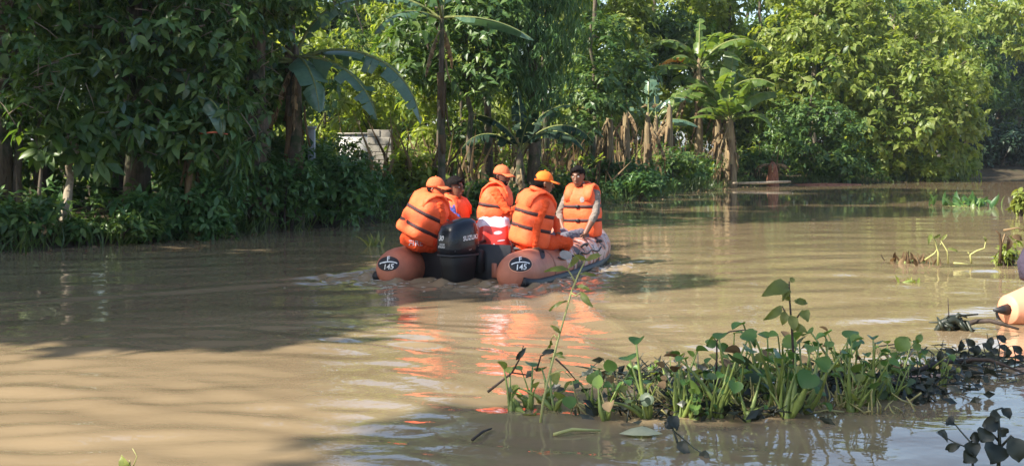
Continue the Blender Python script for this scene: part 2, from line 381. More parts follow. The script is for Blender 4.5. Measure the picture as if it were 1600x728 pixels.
def tree(name, label, cat, X, Y, h, tr, lobes=None, z0=None, Rr=2.5, K=900, m=7, L=.25, W=.4, mat=None, bark=None, droop=.5, nparts=0, lean=(0, 0), seed=0, group=None, e0=-.1, e1=.7, nbranch=7, nl=11, trunk_h=None, lo=.55, pmats=None, twigs=0):
    rs = np.random.RandomState(seed + 11); base = Vector((X, Y, gz(X, Y)))
    root = empty(name, label, cat, base, 0, group); mat = mat or M_MIDLEAF; bark = bark or M_BARK
    lobes = lobes if lobes is not None else auto_lobes(rs, z0 if z0 is not None else h * .35, h, Rr, nl)
    tp = trunk_points(rs, trunk_h or h * .8, lean); mb = MB(); k = len(tp)
    rad = [tr * (1.45 if i == 0 else 1.08 if i == 1 else 1) * (1 - .72 * i / (k - 1)) for i in range(k)]
    mb.tube(tp, rad, 9); mb.build('trunk', bark, root)
    for lb in sorted(lobes, key=lambda q: -q[3])[:nbranch]:
        e = Vector(lb[:3]); zz = max(.25, min(.95, (e.z - .6 * math.hypot(e.x, e.y)) / tp[-1].z)); i = min(k - 2, int(zz * (k - 1))); s = tp[i].lerp(tp[i + 1], zz * (k - 1) - i)
        b = MB(); mid = s.lerp(e, .5) + Vector((rs.normal(0, .15), rs.normal(0, .15), .15 + .1 * (e - s).length)); r0 = rad[i] * .55
        b.tube([s, s.lerp(mid, .6), mid, mid.lerp(e, .6), e], [r0, r0 * .8, r0 * .62, r0 * .42, r0 * .2], 6); b.build('branch', bark, root)
    if twigs:                                                    # bare twigs among the leaves
        tw = MB(); tc, td = lobe_points(rs, lobes, twigs, .5, 1.15)
        for a_, b_ in zip(tc, td):
            e = Vector(a_); dv = (Vector(b_) + Vector((rs.normal(0, .5), rs.normal(0, .5), rs.normal(-.3, .6)))).normalized() * rs.uniform(.3, .7); tw.tube([e - dv * .6, e + Vector((0, 0, .03)), e + dv * .4], [.010, .007, .003], 4)
        tw.build('twigs', M_TWIGPALE, root, kind='stuff')
    c, d = lobe_points(rs, lobes, K, lo); up = d * .7 + np.array([0, 0, .55]) + rs.normal(0, .25, d.shape)
    pos, ax, nr, Ls = rosettes(rs, c, up, m, L, droop, e0, e1)
    sel = np.zeros(len(pos), bool)
    if nparts:
        wp = pos + np.array(base); vis = in_view(wp); depth = np.where(vis, wp[:, 1] + rs.uniform(0, 1.5, len(pos)), 1e9)
        idx = np.argsort(depth)[:nparts]; idx = idx[depth[idx] < 1e8]; sel[idx] = True
        leaf_objects(root, pos[sel], ax[sel], nr[sel], Ls[sel], Ls[sel] * W, pmats or mat)
    q = ~sel
    link('crown', leaves_mesh('crown', pos[q], ax[q], nr[q], Ls[q], Ls[q] * W, mat), root, kind='stuff')
    return root
def bush(name, label, cat, X, Y, rx, ry, h, K=350, m=6, L=.16, W=.45, mat=None, seed=0, droop=.3, group=None, e0=-.2, e1=.9, stems=5, nparts=0, z=None):
    rs = np.random.RandomState(seed + 101); base = Vector((X, Y, gz(X, Y) if z is None else z)); root = empty(name, label, cat, base, 0, group); mat = mat or M_BUSHLEAF
    n = 6; lobes = []
    for i in range(n):
        s = rs.uniform(.35, .6); lobes.append((rs.uniform(-.6, .6) * rx, rs.uniform(-.6, .6) * ry, h * rs.uniform(.25, .72), rx * s, ry * s, h * rs.uniform(.25, .4)))
    mb = MB()
    for lb in lobes[:stems]:
        e = Vector(lb[:3]); s = Vector((e.x * .25, e.y * .25, -.2)); mb = MB(); mb.tube([s, s.lerp(e, .5) + Vector((0, 0, .1)), e], [.03, .02, .008], 5); mb.build('stem', M_TWIG, root)
    c, d = lobe_points(rs, lobes, K, .3); c[:, 2] = np.maximum(c[:, 2], .02); up = d * .6 + np.array([0, 0, .7]) + rs.normal(0, .3, d.shape)
    pos, ax, nr, Ls = rosettes(rs, c, up, m, L, droop, e0, e1); sel = np.zeros(len(pos), bool)
    if nparts:
        wp = pos + np.array(base); dep = np.where(in_view(wp), wp[:, 1], 1e9); sel[np.argsort(dep)[:nparts]] = True
        leaf_objects(root, pos[sel], ax[sel], nr[sel], Ls[sel], Ls[sel] * W, mat)
    q = ~sel; link('foliage', leaves_mesh('foliage', pos[q], ax[q], nr[q], Ls[q], Ls[q] * W, mat), root, kind='stuff'); return root

def banana_leaf(rs, parent, start, az, e0, Ln, droop, width, torn=.6, mat=None, twist=0.0, fold=.35, pet=.14, name='leaf', label=None, rib=None):
    'one long torn leaf: arching midrib, two rows of blade strips'
    mat = mat or M_BANANA; n = 20; az = R(az); h = Vector((math.cos(az), math.sin(az), 0)); side0 = Vector((-math.sin(az), math.cos(az), 0)); p = Vector(start); mb = MB(); pts = []; fr = []
    for i in range(n + 1):
        t = i / n; e = R(e0 - droop * t ** 1.25); d = h * math.cos(e) + Vector((0, 0, math.sin(e))); up = h * -math.sin(e) + Vector((0, 0, math.cos(e)))
        tw = twist * t; s = side0 * math.cos(tw) + up * math.sin(tw); u2 = up * math.cos(tw) - side0 * math.sin(tw)
        pts.append(p.copy()); fr.append((d, s, u2)); p = p + d * (Ln / n)
    mb.tube(pts, [Ln * .014 * (1.25 - i / n) for i in range(n + 1)], 5, 1)
    def wd(t):
        if t < pet: return 0
        q = (t - pet) / (1 - pet); return width * .5 * min(1, (q * 9) ** .6) * max(0, 1 - q ** 3.2) ** .6
    for sg in (-1, 1):
        i0 = int(pet * n); cur = fold
        for i in range(i0, n):
            cut = rs.rand() < torn
            if cut: cur = fold + rs.normal(0, .30)
            for k in range(1):
                ta, tb = i / n, (i + 1) / n; wa, wb = wd(ta), wd(tb)
                if i == n - 1: wb = .001
                g = (Ln / n) * (.10 + .14 * rs.rand() if cut else 0)
                sweep = Ln * .022
                da, sa, ua = fr[i]; db, sb, ub = fr[i + 1]
                def at(pt, d, s, u, w, f): return pt + s * (sg * w * math.cos(f)) - u * (w * math.sin(f)) + d * sweep
                A = pts[i]; B = pts[i + 1]; f1 = cur * .6; f2 = cur * 1.35
                m1 = at(A, da, sa, ua, wa * .55, f1) + da * g * .4; m2 = at(B, db, sb, ub, wb * .55, f1)
                e1_ = at(A, da, sa, ua, wa, f2) + da * g; e2_ = at(B, db, sb, ub, wb, f2)
                fs = [(0, 1, 2, 3), (3, 2, 4, 5)]
                if sg < 0: fs = [q[::-1] for q in fs]
                mb.add([A, B, m2, m1, e2_, e1_], fs, 0)
    return mb.build(name, [mat, rib or M_BANGREEN], parent, True, None, label)
def banana(name, label, X, Y, sh, sr, leaves, seed=0, lean=(0, 0), dead=5, group=None, stem=None, deadlen=1.3, mat=None, z=None, cat='banana plant'):
    rs = np.random.RandomState(seed + 500); base = Vector((X, Y, (gz(X, Y) if z is None else z))); root = empty(name, label, cat, base, 0, group)
    tp = [Vector((lean[0] * t, lean[1] * t, sh * t - (.3 if t == 0 else 0))) for t in (0, .12, .3, .5, .7, .88, 1, 1.08)]
    mb = MB(); mb.tube(tp, [sr * q for q in (1.25, 1.1, 1.0, .9, .8, .7, .55, .25)], 11); mb.build('stem', stem or M_BANSTEM, root); top = tp[-2]
    for k in range(6):                                         # old sheaths peeling off the stem
        q = rs.uniform(0, 6.28); z0 = sh * rs.uniform(.3, .85); ln = rs.uniform(.4, .9); rr = sr * .93; d = Vector((math.cos(q), math.sin(q), 0)); s = Vector((-d.y, d.x, 0)); b = MB()
        rings = []
        for t in (0, .35, .7, 1): c = Vector((lean[0] * z0 / sh, lean[1] * z0 / sh, 0)) + d * (rr + .02 + .10 * t * t) + Vector((0, 0, z0 - ln * t)); w = .09 * (1 - .5 * t); rings.append([c - s * w, c - d * -.025, c + s * w, c - d * .012])
        b.loft(rings); b.build('sheath', M_DEADLEAF, root)
    for lf in leaves:
        az, e0, Ln, dr, wd = lf[:5]; kw = lf[5] if len(lf) > 5 else {}
        kw = dict(kw); kw.setdefault('mat', mat)
        banana_leaf(rs, root, top + Vector((rs.normal(0, .03), rs.normal(0, .03), rs.uniform(-.12, .05))), az, e0, Ln, dr, wd, **kw)
    for k in range(dead):
        q = rs.uniform(0, 360); banana_leaf(rs, root, top + Vector((.5 * sr * math.cos(R(q)), .5 * sr * math.sin(R(q)), rs.uniform(-.5, -.05))), q, rs.uniform(-68, -35), deadlen * rs.uniform(.6, 1.2), rs.uniform(15, 50), .22 * rs.uniform(.6, 1.2), torn=.8, mat=M_DEADLEAF, fold=1.0, name='dead_leaf', rib=M_BANSTEM)
    return root
# ------------------------------------------------------------------ the wooded bank
def LB(X, Y, *ls):
    'lobes given as (photo px, photo py, distance, rx, ry, rz) -> offsets from a tree at X, Y'
    g = gz(X, Y); o = []
    for px, py, yy, rx, ry, rz in ls: w = W(px, py, yy); o.append((w.x - X, w.y - Y, w.z - g, rx, ry, rz))
    return o
def PX(px, Y): return (px - 800) * Y / FPX

# dark broadleaf trees at the near end of the bank
X, Y = PX(100, 18.3), 18.3
tree('broadleaf_tree', 'short lopped tree with a pale thick trunk and a tuft of light broad leaves', 'tree', X, Y, 2.0, .095, LB(X, Y, (85, 225, 18.2, .42, .35, .25), (125, 215, 18.3, .4, .35, .3), (150, 245, 18.2, .3, .3, .22), (60, 215, 18.3, .3, .3, .2)), K=34, m=7, L=.30, W=.46, mat=M_MIDLEAF, bark=M_PALEBARK, droop=.35, nparts=160, lean=(.14, 0), seed=1, trunk_h=1.45, nbranch=4)
X, Y = PX(28, 18.9), 18.9
tree('broadleaf_tree', 'slim bare trunked tree with dark leaves at the near end of the bank', 'tree', X, Y, 5, .07, LB(X, Y, (20, 60, 18.9, .8, .7, .7), (70, 110, 18.6, .6, .6, .5), (-20, 160, 18.6, .6, .6, .5), (50, -10, 19, .8, .8, .6)), K=170, m=7, L=.24, W=.46, mat=M_DARKLEAF, droop=.6, nparts=200, seed=2, lean=(-.1, 0), pmats=[M_DARKLEAF, M_MIDLEAF, M_BUSHLEAF], twigs=40)
X, Y = PX(215, 20.2), 20.2
tree('broadleaf_tree', 'large dark tree with big drooping leaves hanging low over the shaded bank', 'tree', X, Y, 9, .2, LB(X, Y, (170, 120, 19.2, .75, .6, .6), (225, 60, 19.3, .8, .7, .6), (290, 110, 19.2, .7, .6, .6), (250, 190, 19, .75, .6, .5), (190, 200, 19, .6, .5, .45), (320, 40, 19.4, .8, .7, .7), (130, 40, 19.4, .7, .6, .5), (220, -60, 20, 1.4, 1.2, .9), (330, 200, 19.2, .5, .5, .5), (270, 235, 19, .5, .4, .35), (120, -130, 20.3, 1.5, 1.4, 1.1), (300, -220, 20.5, 1.8, 1.5, 1.2), (340, 140, 19.3, .5, .5, .6)), K=1050, m=7, L=.24, W=.46, mat=M_DARKLEAF, droop=.75, nparts=290, seed=3, nbranch=9, pmats=[M_DARKLEAF, M_DARKLEAF, M_BUSHLEAF, M_MIDLEAF, M_DARKLEAF, M_BANSKY], twigs=80)
X, Y = PX(405, 21.2), 21.2
tree('vine_covered_tree', 'thick trunk wrapped from top to bottom in hanging creepers', 'tree', X, Y, 7, .24, LB(X, Y, (405, 130, 21, .42, .42, .7), (398, 210, 20.9, .36, .36, .7), (405, 290, 20.9, .36, .36, .6), (410, 50, 21, .5, .5, .6), (400, -60, 21.2, 1.4, 1.2, 1), (440, -30, 21.2, 1.2, 1, .8), (385, 330, 20.8, .3, .3, .35)), K=800, m=6, L=.16, W=.5, mat=M_DARKLEAF, droop=1.0, nparts=120, seed=4, nbranch=4, pmats=[M_DARKLEAF, M_BUSHLEAF], twigs=60)

X, Y = PX(345, 20.6), 20.6
tree('narrow_leaved_tree', 'tree with long narrow hanging leaves between the big leaved tree and the vine wrapped trunk', 'tree', X, Y, 7, .10, LB(X, Y, (355, 60, 19.9, .5, .5, .6), (330, 150, 19.7, .45, .45, .5), (372, 180, 19.8, .4, .4, .5), (350, 240, 19.6, .4, .4, .35), (300, 20, 20, .6, .5, .5), (360, -60, 20.4, 1.0, .9, .8)), K=230, m=8, L=.30, W=.2, mat=M_BUSHLEAF, droop=1.1, nparts=220, seed=6, pmats=[M_BUSHLEAF, M_MIDLEAF, M_DARKLEAF], twigs=50)
X, Y = PX(60, 18.0), 18.0
tree('narrow_leaved_tree', 'thin sapling with slim lighter leaves between the two pale trunks', 'tree', X, Y, 3.2, .035, LB(X, Y, (55, 130, 17.8, .3, .3, .3), (75, 95, 17.8, .3, .3, .25), (40, 175, 17.7, .25, .25, .2), (90, 160, 17.7, .25, .25, .2)), K=46, m=7, L=.26, W=.26, mat=M_MIDLEAF, droop=.6, nparts=140, seed=7, nbranch=4, twigs=14)

# tall trees along the bank beyond the frame that shade the river
for i, (X, Y, h) in enumerate([(-11.0, 6.55, 14.6), (-11.8, 8.4, 9.6), (-13.2, 12.0, 13.5), (-12.4, 14.6, 11.5), (-14.0, 17.0, 11.5), (-9.9, 11.4, 7.3)]):  # last, low one added to close a stripe of sunlight on the water
    tree('shade_tree', 'tall spreading tree on the bank that throws its shade across the river', 'tree', X, Y, h, .25, None, h * .36, 1.85 if i == 0 else 2.5, K=520 if i in (3, 4) else 1350, m=6, L=.44, W=.52, mat=M_DARKLEAF, seed=20 + i, group='tall trees beyond the near end of the bank', nl=12)
tree('shade_tree', 'tall tree near the camera bank that throws dappled shade on the nearest water', 'tree', -11.2, -.4, 15.5, .25, None, 11.6, 2.2, K=420, m=6, L=.40, W=.5, mat=M_DARKLEAF, seed=31, nl=9)

# dense dark trees just behind the first ones
for i, (px, Y, h) in enumerate([(-60, 21.5, 7.5), (70, 22.5, 7.5), (190, 23.3, 7.2), (310, 23.6, 7.0), (390, 23.8, 6.6)]):
    tree('dense_tree', 'dense dark tree filling the gloom behind the big leaved bank trees', 'tree', PX(px, Y), Y, h, .18, None, .5, 2.0, K=1150, m=7, L=.24, W=.48, mat=M_DARKLEAF, seed=40 + i, group='dense trees behind the shaded bank', nl=17)

# tall trees whose crowns stand above the picture and shade the water to the right
for i, (X, Y, h, z0, lab) in enumerate([(-4.1, 22.7, 13.2, 7.0, 'tall straight trunk rising out of view beside the vine wrapped trunk'), (-7.9, 18.9, 13.6, 6.2, 'tall tree rising out of view behind the lopped pale tree'), (-1.7, 28.9, 13.2, 7.2, 'tall bare trunk rising out of view right of the straight dark banana stem'), (.9, 33.0, 13.2, 7.2, 'tall bare trunk rising out of view behind the feathery tree'), (2.6, 37.6, 12.8, 7.2, 'tall bare trunk rising out of view behind the dry bananas'), (-.6, 31.2, 13.0, 7.6, 'tall slender trunk rising out of view behind the person in the middle')]):
    tree('tall_tree', lab, 'tree', X, Y, h, .10 if i > 1 else .13, None, z0, 2.5, K=800, m=6, L=.42, W=.5, mat=M_MIDLEAF, seed=140 + i, nl=11)

# bananas on the shaded bank
X, Y = PX(462, 21.9), 21.9
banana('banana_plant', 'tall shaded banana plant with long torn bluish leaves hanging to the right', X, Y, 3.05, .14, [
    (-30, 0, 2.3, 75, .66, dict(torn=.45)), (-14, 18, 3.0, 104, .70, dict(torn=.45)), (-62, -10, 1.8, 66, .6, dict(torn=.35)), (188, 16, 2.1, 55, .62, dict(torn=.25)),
    (200, -2, 1.9, 50, .56, dict(torn=.3)), (20, 70, 2.2, 90, .45, {}), (120, 65, 2.0, 60, .45, {}), (-140, 40, 1.7, 110, .45, {})], seed=1, mat=M_BANSKY, dead=3, group=None, stem=M_BARK)
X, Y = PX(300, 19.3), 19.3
banana('banana_plant', 'slender banana shoot with one broad leaf hanging straight down', X, Y, 2.35, .06, [(-40, 15, 1.25, 118, .44, dict(torn=.25)), (60, 62, 1.5, 60, .38, {}), (150, 70, 1.3, 40, .36, {})], seed=2, mat=M_BANSKY, dead=0, stem=M_BANGREEN)
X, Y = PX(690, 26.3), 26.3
banana('banana_plant', 'tall banana plant with a straight dark stem and a broad leaf reaching right', X, Y, 4.25, .08, [(-6, 4, 2.1, 42, .6, dict(torn=.2)), (170, 40, 2.2, 70, .5, {}), (80, 70, 2, 40, .5, {}), (-100, 45, 2.0, 70, .5, {}), (215, 20, 1.8, 80, .45, {})], seed=3, mat=M_BANSKY, dead=2, deadlen=1.2, stem=M_BARK)

# brightly lit growth in the gap behind
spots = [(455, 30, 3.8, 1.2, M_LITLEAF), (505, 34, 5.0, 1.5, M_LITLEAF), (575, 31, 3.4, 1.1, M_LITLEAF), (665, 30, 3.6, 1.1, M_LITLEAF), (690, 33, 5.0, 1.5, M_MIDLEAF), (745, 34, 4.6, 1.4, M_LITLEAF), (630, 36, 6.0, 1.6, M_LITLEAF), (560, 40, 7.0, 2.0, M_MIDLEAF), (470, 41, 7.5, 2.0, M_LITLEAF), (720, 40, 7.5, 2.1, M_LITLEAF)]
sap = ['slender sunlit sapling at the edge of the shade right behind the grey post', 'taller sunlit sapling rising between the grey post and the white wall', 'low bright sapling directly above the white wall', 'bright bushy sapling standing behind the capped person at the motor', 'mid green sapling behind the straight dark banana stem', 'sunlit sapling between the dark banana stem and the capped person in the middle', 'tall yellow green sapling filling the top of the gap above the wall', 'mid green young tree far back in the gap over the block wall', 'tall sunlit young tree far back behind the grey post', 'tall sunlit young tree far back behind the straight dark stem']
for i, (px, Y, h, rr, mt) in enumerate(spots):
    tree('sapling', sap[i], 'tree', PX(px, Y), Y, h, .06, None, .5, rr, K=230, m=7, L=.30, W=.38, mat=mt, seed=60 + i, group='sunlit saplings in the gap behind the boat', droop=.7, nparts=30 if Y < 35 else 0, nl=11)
X, Y = PX(662, 31), 31.0
tree('slim_tree', 'slim tree with a sparse green crown above the two people at the motor', 'tree', X, Y, 7, .06, LB(X, Y, (680, 40, 29.5, 1.2, 1, .8), (640, 60, 28.6, .9, .8, .7), (720, -20, 29, 1.2, 1, .8), (660, 100, 28.5, .7, .7, .4), (690, 120, 28.5, .6, .6, .4)), K=240, m=7, L=.3, W=.42, mat=M_MIDLEAF, seed=71, droop=.6, nparts=120)
X, Y = PX(737, 28.8), 28.8
tree('slim_tree', 'dark crooked trunk standing close behind the capped man in the boat', 'tree', X, Y, 6, .09, LB(X, Y, (745, 30, 28.8, 1.0, .9, .8), (760, 110, 28.5, .7, .7, .6)), K=200, m=6, L=.26, W=.42, mat=M_DARKLEAF, seed=72, droop=.6, lean=(-.2, 0))
X, Y = PX(835, 30.5), 30.5
tree('weeping_tree', 'dark feathery tree with fine foliage drooping in a thick curtain', 'tree', X, Y, 9, .18, LB(X, Y, (780, 40, 29.6, .8, .8, 1.1), (830, 80, 29.4, .9, .8, 1.0), (870, 50, 29.6, .75, .8, 1.2), (820, -20, 30, 1.3, 1, 1), (845, 140, 29.3, .7, .6, .6), (790, 110, 29.6, .55, .6, .5), (860, -100, 30.5, 1.5, 1.4, 1.4), (770, -80, 30.5, 1.2, 1.2, 1.0)), K=1900, m=8, L=.27, W=.17, mat=M_BUSHLEAF, seed=73, droop=1.9, nbranch=8, e0=-.5, e1=.3)
X, Y = PX(812, 28.2), 28.2
banana('banana_plant', 'shaded banana plant with arching dark leaves under the feathery tree', X, Y, 1.45, .11, [(-5, 62, 2.1, 125, .5, {}), (-30, 48, 2.0, 110, .5, {}), (178, 52, 1.6, 115, .5, {}), (100, 80, 1.6, 30, .42, {}), (-60, 75, 1.5, 60, .42, {}), (200, 65, 1.7, 70, .42, {}), (20, 72, 1.9, 75, .42, {})], seed=5, mat=M_BANSHADE, dead=3, stem=M_BARK)
X, Y = PX(925, 36), 36.0
tree('dense_tree', 'dark shaded tree between the feathery tree and the dry banana stalks', 'tree', X, Y, 6, .12, LB(X, Y, (920, 130, 35, 1.0, .9, .8), (960, 150, 35.5, .9, .8, .6), (985, 110, 36, .9, .8, .7), (900, 200, 34.5, .7, .7, .6), (940, 60, 36.5, 1.0, 1, .8)), K=420, m=7, L=.28, W=.42, mat=M_DARKLEAF, seed=74)

# dry banana stand behind the far person
for i, (px, Y, sh) in enumerate([(952, 36.5, 2.3), (978, 38.0, 2.6), (1012, 39.0, 2.3), (1046, 42.0, 2.6)]):
    lv = [(200, 60, 1.6, 60, .5, dict(mat=M_BANSKY)), (80, 78, 1.9, 20, .55, dict(mat=M_BANSKY)), (-20, 60, 1.7, 95, .5, dict(mat=M_BANSKY))] if i == 2 else [(180, 40, 1.2, 90, .35, dict(mat=M_DEADLEAF)), (60, 70, 1.4, 60, .4, {})]
    banana('dry_banana_plant', ['withered banana stem with bleached leaves beside the far man', 'withered banana stem thick with grey hanging leaves', 'half withered banana with one upright bluish leaf', 'withered brown banana stem beside the tall fresh bananas'][i], PX(px, Y), Y, sh, .15, lv, seed=10 + i, dead=5, deadlen=1.3, stem=M_BANSTEM, group='withered banana stand')

# the tall sunlit bananas by the water
X, Y = PX(1140, 46.8), 46.8
banana('banana_plant', 'sunlit banana plant at the waterline with a shaggy double stem and upright leaf', X, Y, 2.55, .26, [
    (60, 84, 2.9, 12, 1.0, dict(torn=.3, twist=1.2)), (175, 52, 2.2, 45, .8, dict(torn=.3)), (200, 22, 1.7, 45, .5, dict(torn=.3)), (5, 66, 2.7, 95, .8, dict(torn=.3)), (-20, 48, 2.0, 125, .8, dict(torn=.3)), (-70, 70, 2.2, 60, .7, {}), (120, 75, 2.6, 60, .7, {}), (-10, 35, 1.5, 60, .6, {}), (150, 70, 2.4, 80, .75, {}), (30, 74, 2.5, 70, .8, {}), (-110, 60, 2.0, 80, .7, {}), (215, 45, 1.9, 80, .65, {})], seed=21, dead=6, deadlen=1.6)
X, Y = PX(1122, 47.3), 47.3
banana('banana_plant', 'middle banana plant squeezed between the shaggy one and the tallest one', X, Y, 3.3, .16, [
    (35, 78, 2.6, 40, .85, {}), (-25, 58, 2.6, 100, .85, dict(torn=.4)), (165, 60, 2.3, 95, .8, dict(torn=.4)), (-80, 62, 2.2, 80, .75, {}), (100, 72, 2.5, 60, .8, {}), (-140, 50, 2.0, 80, .7, {}), (0, 40, 2.0, 80, .7, {})], seed=24, dead=5, deadlen=1.6)
X, Y = PX(1092, 47.6), 47.6
banana('banana_plant', 'tallest banana plant with pale dry stalks and leaves arching both ways', X, Y, 4.45, .17, [
    (-12, 62, 3.4, 118, .95, dict(torn=.35)), (172, 76, 2.6, 130, .85, dict(torn=.4)), (190, 14, 2.6, 50, .9, dict(torn=.2)), (182, 38, 2.1, 120, .55, dict(mat=M_RUSTLEAF)), (-40, 50, 2.2, 110, .6, dict(torn=.5)), (80, 75, 2.6, 50, .6, {}), (-5, 10, 2.2, 55, .7, {}), (140, 60, 2.4, 70, .7, {}), (15, 70, 2.8, 100, .85, {}), (-70, 66, 2.4, 80, .75, {}), (160, 58, 2.6, 90, .8, {}), (-130, 40, 2.0, 70, .6, {})], seed=22, dead=6, deadlen=2.0)
X, Y = PX(1025, 44), 44.0
banana('banana_plant', 'low banana plant with bluish leaves left of the rust coloured leaf', X, Y, 2.2, .14, [(185, 40, 1.7, 70, .55, dict(mat=M_BANSKY)), (30, 55, 2.2, 45, .6, {}), (100, 82, 2.1, 20, .6, dict(mat=M_BANSKY)), (0, 20, 1.6, 60, .5, dict(mat=M_BANSKY))], seed=23, dead=4, deadlen=1.6)

# big sunlit trees on the bend
X, Y = PX(1270, 56), 56.0
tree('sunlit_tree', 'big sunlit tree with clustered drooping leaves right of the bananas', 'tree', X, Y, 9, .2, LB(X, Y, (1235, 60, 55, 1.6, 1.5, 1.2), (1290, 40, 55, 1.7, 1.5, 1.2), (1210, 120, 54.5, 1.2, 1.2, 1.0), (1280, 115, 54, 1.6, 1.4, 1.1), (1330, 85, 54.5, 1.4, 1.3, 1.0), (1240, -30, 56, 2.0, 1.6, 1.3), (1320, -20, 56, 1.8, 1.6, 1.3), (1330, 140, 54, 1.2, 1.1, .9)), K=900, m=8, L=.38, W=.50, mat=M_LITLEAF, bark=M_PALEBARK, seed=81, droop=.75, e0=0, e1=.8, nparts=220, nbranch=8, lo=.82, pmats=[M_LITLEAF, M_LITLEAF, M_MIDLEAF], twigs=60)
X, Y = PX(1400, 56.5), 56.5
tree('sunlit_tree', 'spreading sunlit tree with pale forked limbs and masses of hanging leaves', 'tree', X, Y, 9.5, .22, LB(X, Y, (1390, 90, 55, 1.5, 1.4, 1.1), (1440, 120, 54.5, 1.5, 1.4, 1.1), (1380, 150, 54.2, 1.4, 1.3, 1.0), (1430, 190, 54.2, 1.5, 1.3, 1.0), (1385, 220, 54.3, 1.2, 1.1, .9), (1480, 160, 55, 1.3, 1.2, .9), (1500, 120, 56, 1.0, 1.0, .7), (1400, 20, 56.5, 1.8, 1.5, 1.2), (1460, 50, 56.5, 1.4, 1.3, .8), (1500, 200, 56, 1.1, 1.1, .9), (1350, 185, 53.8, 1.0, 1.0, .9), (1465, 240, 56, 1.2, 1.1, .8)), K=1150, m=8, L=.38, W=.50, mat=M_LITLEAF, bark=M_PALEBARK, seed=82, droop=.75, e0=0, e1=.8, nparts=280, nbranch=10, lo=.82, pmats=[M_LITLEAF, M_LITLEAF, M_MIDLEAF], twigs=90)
X, Y = PX(1512, 61), 61.0
tree('sunlit_tree', 'smaller sunlit tree at the end of the bank before the dark river bend', 'tree', X, Y, 7.5, .14, LB(X, Y, (1505, 90, 60, .9, .9, .7), (1525, 140, 60, .7, .7, .5), (1510, 250, 60, .9, .8, .7), (1480, 265, 58.5, 1.2, .9, .5), (1520, 200, 60.5, .7, .7, .5), (1490, 40, 61, 1.2, 1.2, .6)), K=380, m=8, L=.34, W=.4, mat=M_LITLEAF, bark=M_PALEBARK, seed=83, droop=1.0, nparts=80, lo=.7)
X, Y = 33.5, 63.0
tree('overhanging_tree', 'tree whose sunlit leafy limb hangs into view against the dark far trees', 'tree', X, Y, 10, .2, LB(X, Y, (1560, 30, 62, 1.1, 1, .7), (1590, 70, 62, .9, .9, .6), (1540, 5, 62, .8, .8, .5), (1600, 10, 62, 1.3, 1.2, .8), (1640, 60, 62.5, 1.3, 1.2, .8), (1660, -40, 63, 2, 1.6, 1.3)), K=420, m=8, L=.36, W=.42, mat=M_LITLEAF, bark=M_PALEBARK, seed=84, droop=1.0, nparts=100)
X, Y = PX(1268, 51.5), 51.5
tree('shrubby_tree', 'low shaded tree with dark leaves at the waterline under the sunlit trees', 'tree', X, Y, 4.4, .12, LB(X, Y, (1230, 190, 51, 1.1, 1.0, .9), (1280, 180, 51, 1.2, 1.0, .9), (1320, 200, 51.3, 1.0, .9, .8), (1250, 240, 50.5, 1.0, .8, .7), (1310, 250, 50.8, 1.0, .8, .7), (1210, 255, 50.6, .6, .6, .5), (1350, 250, 51.5, .7, .7, .6)), K=620, m=7, L=.24, W=.45, mat=M_DARKLEAF, seed=85, nparts=40)

# forest behind: four kinds, copied
protos = []
for i, (h, mt, lab) in enumerate([(11.5, M_LITLEAF, 'tall yellow green tree in the forest rising behind the bank'), (12.5, M_MIDLEAF, 'tall mid green tree in the forest rising behind the bank'), (10.5, M_MIDLEAF, 'bushy mid green tree in the forest rising behind the bank'), (13.0, M_FARSHADELEAF, 'deep green shaded tree closing the far bend of the river')]):
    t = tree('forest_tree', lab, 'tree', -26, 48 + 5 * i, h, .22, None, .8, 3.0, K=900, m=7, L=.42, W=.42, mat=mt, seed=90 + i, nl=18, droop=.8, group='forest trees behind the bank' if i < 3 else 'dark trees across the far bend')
    protos.append((t, family(t)))
rp = random.Random(5)
for k, (px, Y, pi, sc) in enumerate([(420, 48, 0, .9), (520, 52, 1, .9), (610, 47, 0, .85), (690, 55, 1, 1), (770, 48, 0, .9), (840, 52, 1, .95), (900, 47, 0, .8), (960, 53, 0, .95), (1020, 56, 1, .95), (1080, 60, 0, 1), (1140, 58, 0, .95), (1190, 63, 1, .95), (1250, 66, 0, .95), (1320, 66, 1, .9), (1390, 68, 2, .95), (1450, 70, 1, .85), (330, 50, 1, 1), (220, 42, 2, 1), (100, 45, 1, 1), (-20, 42, 2, 1), (1510, 76, 2, .95), (1560, 84, 2, 1.1), (1165, 74, 1, 1.15), (1440, 84, 1, 1.25), (1290, 61, 2, .9), (1345, 63, 2, .9), (1480, 80, 0, 1.15), (1390, 82, 1, 1.2), (880, 62, 1, 1.15), (740, 66, 1, 1.2), (1010, 70, 1, 1.1), (560, 64, 1, 1.15)]):
    t, fam = protos[pi]; X = PX(px, Y)
    copy_tree(t, fam, (X, Y, gz(X, Y) - .1), rp.uniform(0, 6.28), sc, None)
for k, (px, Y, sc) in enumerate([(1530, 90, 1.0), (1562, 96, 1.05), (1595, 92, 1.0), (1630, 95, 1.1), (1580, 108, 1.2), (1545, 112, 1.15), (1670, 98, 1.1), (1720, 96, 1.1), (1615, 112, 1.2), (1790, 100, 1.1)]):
    t, fam = protos[3]; X = PX(px, Y); copy_tree(t, fam, (X, Y, gz(X, Y) - .2), rp.uniform(0, 6.28), sc, None)

